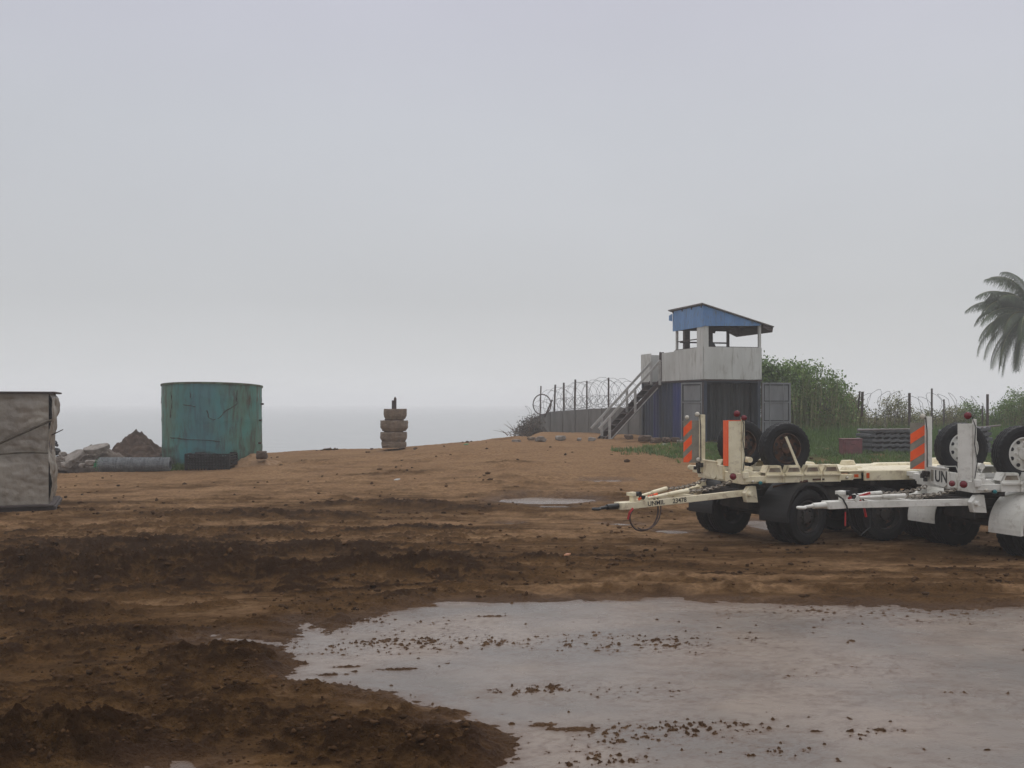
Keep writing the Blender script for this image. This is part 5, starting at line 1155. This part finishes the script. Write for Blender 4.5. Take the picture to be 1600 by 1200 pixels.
    b = MB(); b.cyl((3.72,0,zt_),(3.98,0,zt_-.005), .055, .05, 12); b.cyl((3.98,0,zt_-.005),(4.16,0,zt_-.02), .032, .028, 10)
    b.tube([(4.22+.065*math.cos(a), .065*math.sin(a), zt_-.025) for a in np.linspace(0, 2*math.pi, 17)[:-1]], .024, 8, closed=True); b.build('coupling_eye', M['black'] if hero == 1 else P, d, smooth=True)
    for s in (1, -1):
        b = MB(); p0 = Vector((3.12,s*.15,zt_+.12)); p1 = Vector((2.25,s*.30,zt_*.35+.65*zb_+.13)); p2 = Vector((1.15,s*.34,1.20))
        b.cyl(p0, p0.lerp(p1,.55), .030, n=10); b.cyl(p0.lerp(p1,.5), p1, .042, n=10); b.bar(p0+Vector((.08,0,-.06)), p0+Vector((0,0,.02)), .03, .08)
        b.build('spring_cylinder', P, d)
    for s in (1, -1):
        b = MB(); chain(b, (2.25,s*.30,zt_*.35+.65*zb_+.13), (1.15,s*.34,1.18), 15, .013)
        b.build('chain', bpy.data.materials.get('dull_chain') or mat('dull_chain', srgb(150,142,128), srgb(110,100,90), 20, rough=.5, metal=.2), d)
    b = MB(); b.span((3.32,-.05,zt_+.065),(3.40,.06,zt_+.24)); b.span((3.36,-.09,zt_+.17),(3.44,.10,zt_+.23)); b.build('hose_holder', P, d, bevel=.004)
    b = MB(); b.cyl((3.30,.02,zt_+.20),(3.30,.14,zt_+.21), .045, n=10); b.cyl((3.22,.05,zt_+.14),(3.22,.15,zt_+.14), .04, n=10); b.build('hose_coupling', M['black'], d)
    b = MB(); b.box((3.26,.11,zt_+.13), (.12,.03,.04), Matrix.Rotation(R(20),3,'Y')); b.box((3.02,.10,zt_+.15), (.36,.03,.035), Matrix.Rotation(R(12),3,'Y')); b.build('red_tag', M['red'] if hero == 2 else M['orange'], d)
    if hero == 1:
        b = MB(); c = Vector((3.24,.16,zt_-.20))
        pts = [Vector((3.05,.12,zt_+.16)), Vector((2.93,.17,zt_+.05)), Vector((2.90,.18,zt_-.15)), Vector((3.0,.18,zt_-.36)), Vector((3.2,.17,zt_-.46)), Vector((3.40,.16,zt_-.44)), Vector((3.53,.15,zt_-.32)), Vector((3.55,.14,zt_-.18)), Vector((3.45,.12,zt_-.06))]
        sm = []
        for i in range(len(pts)-1):
            p_, a_, c_, n_ = pts[max(i-1,0)], pts[i], pts[i+1], pts[min(i+2, len(pts)-1)]
            for t_ in (0,.25,.5,.75): sm.append(.5*((2*a_)+(c_-p_)*t_+(2*p_-5*a_+4*c_-n_)*t_**2+(3*a_-p_-3*c_+n_)*t_**3))
        b.tube(sm, .017, 7); b.tube([v+Vector((-.04,.03,.02)) for v in sm[:22]], .013, 6); b.build('air_hose', M['hose'], d, smooth=True)
        b = MB(); b.tube([(3.47,.13,zt_-.05),(3.56,.14,zt_-.12),(3.60,.14,zt_-.24)], .022, 6); b.build('red_hose', M['red'], d)
        # registration on the near arm
        v = Vector((1.06,.60,zb_))-Vector((3.42,.075,zt_)); mid = Vector((3.42,.075,zt_))+v*.30; side = Vector((0,0,1)).cross(v.normalized()).normalized(); side = side if side.y > 0 else -side
        vd = v.normalized()
        text('registration_lettering', 'UNMIL', .12, M['letter'], db, mid-vd*.26+side*.037, v, (0,0,1)); text('registration_lettering', '23478', .12, M['letter'], db, mid+vd*.24+side*.037, v, (0,0,1))
    else:
        b = MB(); 
        for x in (3.50, 3.08): b.tube([(x,.02,zt_+.18),(x-.06,.12,zt_+.10),(x-.13,.13,zt_-.02),(x-.15,.13,zt_-.10)], .014, 6)
        b.tube([(3.35,.14,zt_-.08),(3.30,.16,zt_-.35),(3.1,.18,zt_-.52),(2.9,.17,zt_-.40),(2.88,.14,zt_-.1)], .010, 6); b.build('air_hose', M['black'], d)
        b = MB(); b.tube([(3.15,.12,zt_+.12),(3.03,.14,zt_+.02),(2.97,.15,zt_-.22)], .02, 6); b.tube([(3.40,.13,zt_-.12),(3.41,.14,zt_-.36)], .014, 6); b.build('red_hose', M['red'], d)
    # tandem axles and tanks
    for x in (-3.05, -4.15):
        b = MB(); b.cyl((x,-.95,.5),(x,.95,.5), .06, n=10); b.build('axle', M['under'], t)
        for s in (1, -1): 
            for q in (1.0, .68): wheel(t, 'wheel', (x, s*q, .5), M['under'], D=1.06, rz=0 if s > 0 else math.pi)  # these rims too are coloured dark for the shade below
    b = MB(); b.cyl((-2.35,-.3,.78),(-1.75,-.3,.78), .17, n=16); b.cyl((-5.6,.55,.8),(-4.9,.55,.8), .16, n=16); b.build('air_tank', M['under'], t)
    b = MB(); b.span((-2.55,.5,.62),(-1.75,.95,1.02)); b.build('tool_box', M['under'], t, bevel=.01)
    b = MB(); b.prism([(-6.42,.5,.5),(-6.42,.98,.5),(-6.42,.98,1.0),(-6.42,.5,1.0)], (.01,0,0)); b.prism([(-6.42,-.98,.5),(-6.42,-.5,.5),(-6.42,-.5,1.0),(-6.42,-.98,1.0)], (.01,0,0)); b.build('mud_flap', M['black'], t)
    return t
build_trailer('cream white flatbed trailer with rusty spare wheels, the farther one on the left', (3.84,18.46,.016), 14, 20, .92, 'cream', M['rust'], -.8, .82, 1)
K2 = .92; build_trailer('cleaner white flatbed trailer marked UN, the nearer one cut by the right edge', (8.0*K2,18.45*K2,.0), 5.5, 16, K2, 'white', M['white'], -.55, .96, 2)
# ------------------------------------------------------------------ haze
b = MB(); b.span((-3200,-45,-3.2), (3200,3200,13.5)); hzo = b.build('haze', [], fix=True); tag(hzo, kind='stuff')
hm = bpy.data.materials.new('rain_haze'); hm.use_nodes = True; n_ = hm.node_tree.nodes; n_.clear()
vo = n_.new('ShaderNodeVolumePrincipled'); vo.inputs['Density'].default_value = .0020; vo.inputs['Color'].default_value = (1,1,1,1); vo.inputs['Anisotropy'].default_value = .3
oo = n_.new('ShaderNodeOutputMaterial'); hm.node_tree.links.new(vo.outputs[0], oo.inputs['Volume']); hzo.data.materials.append(hm)
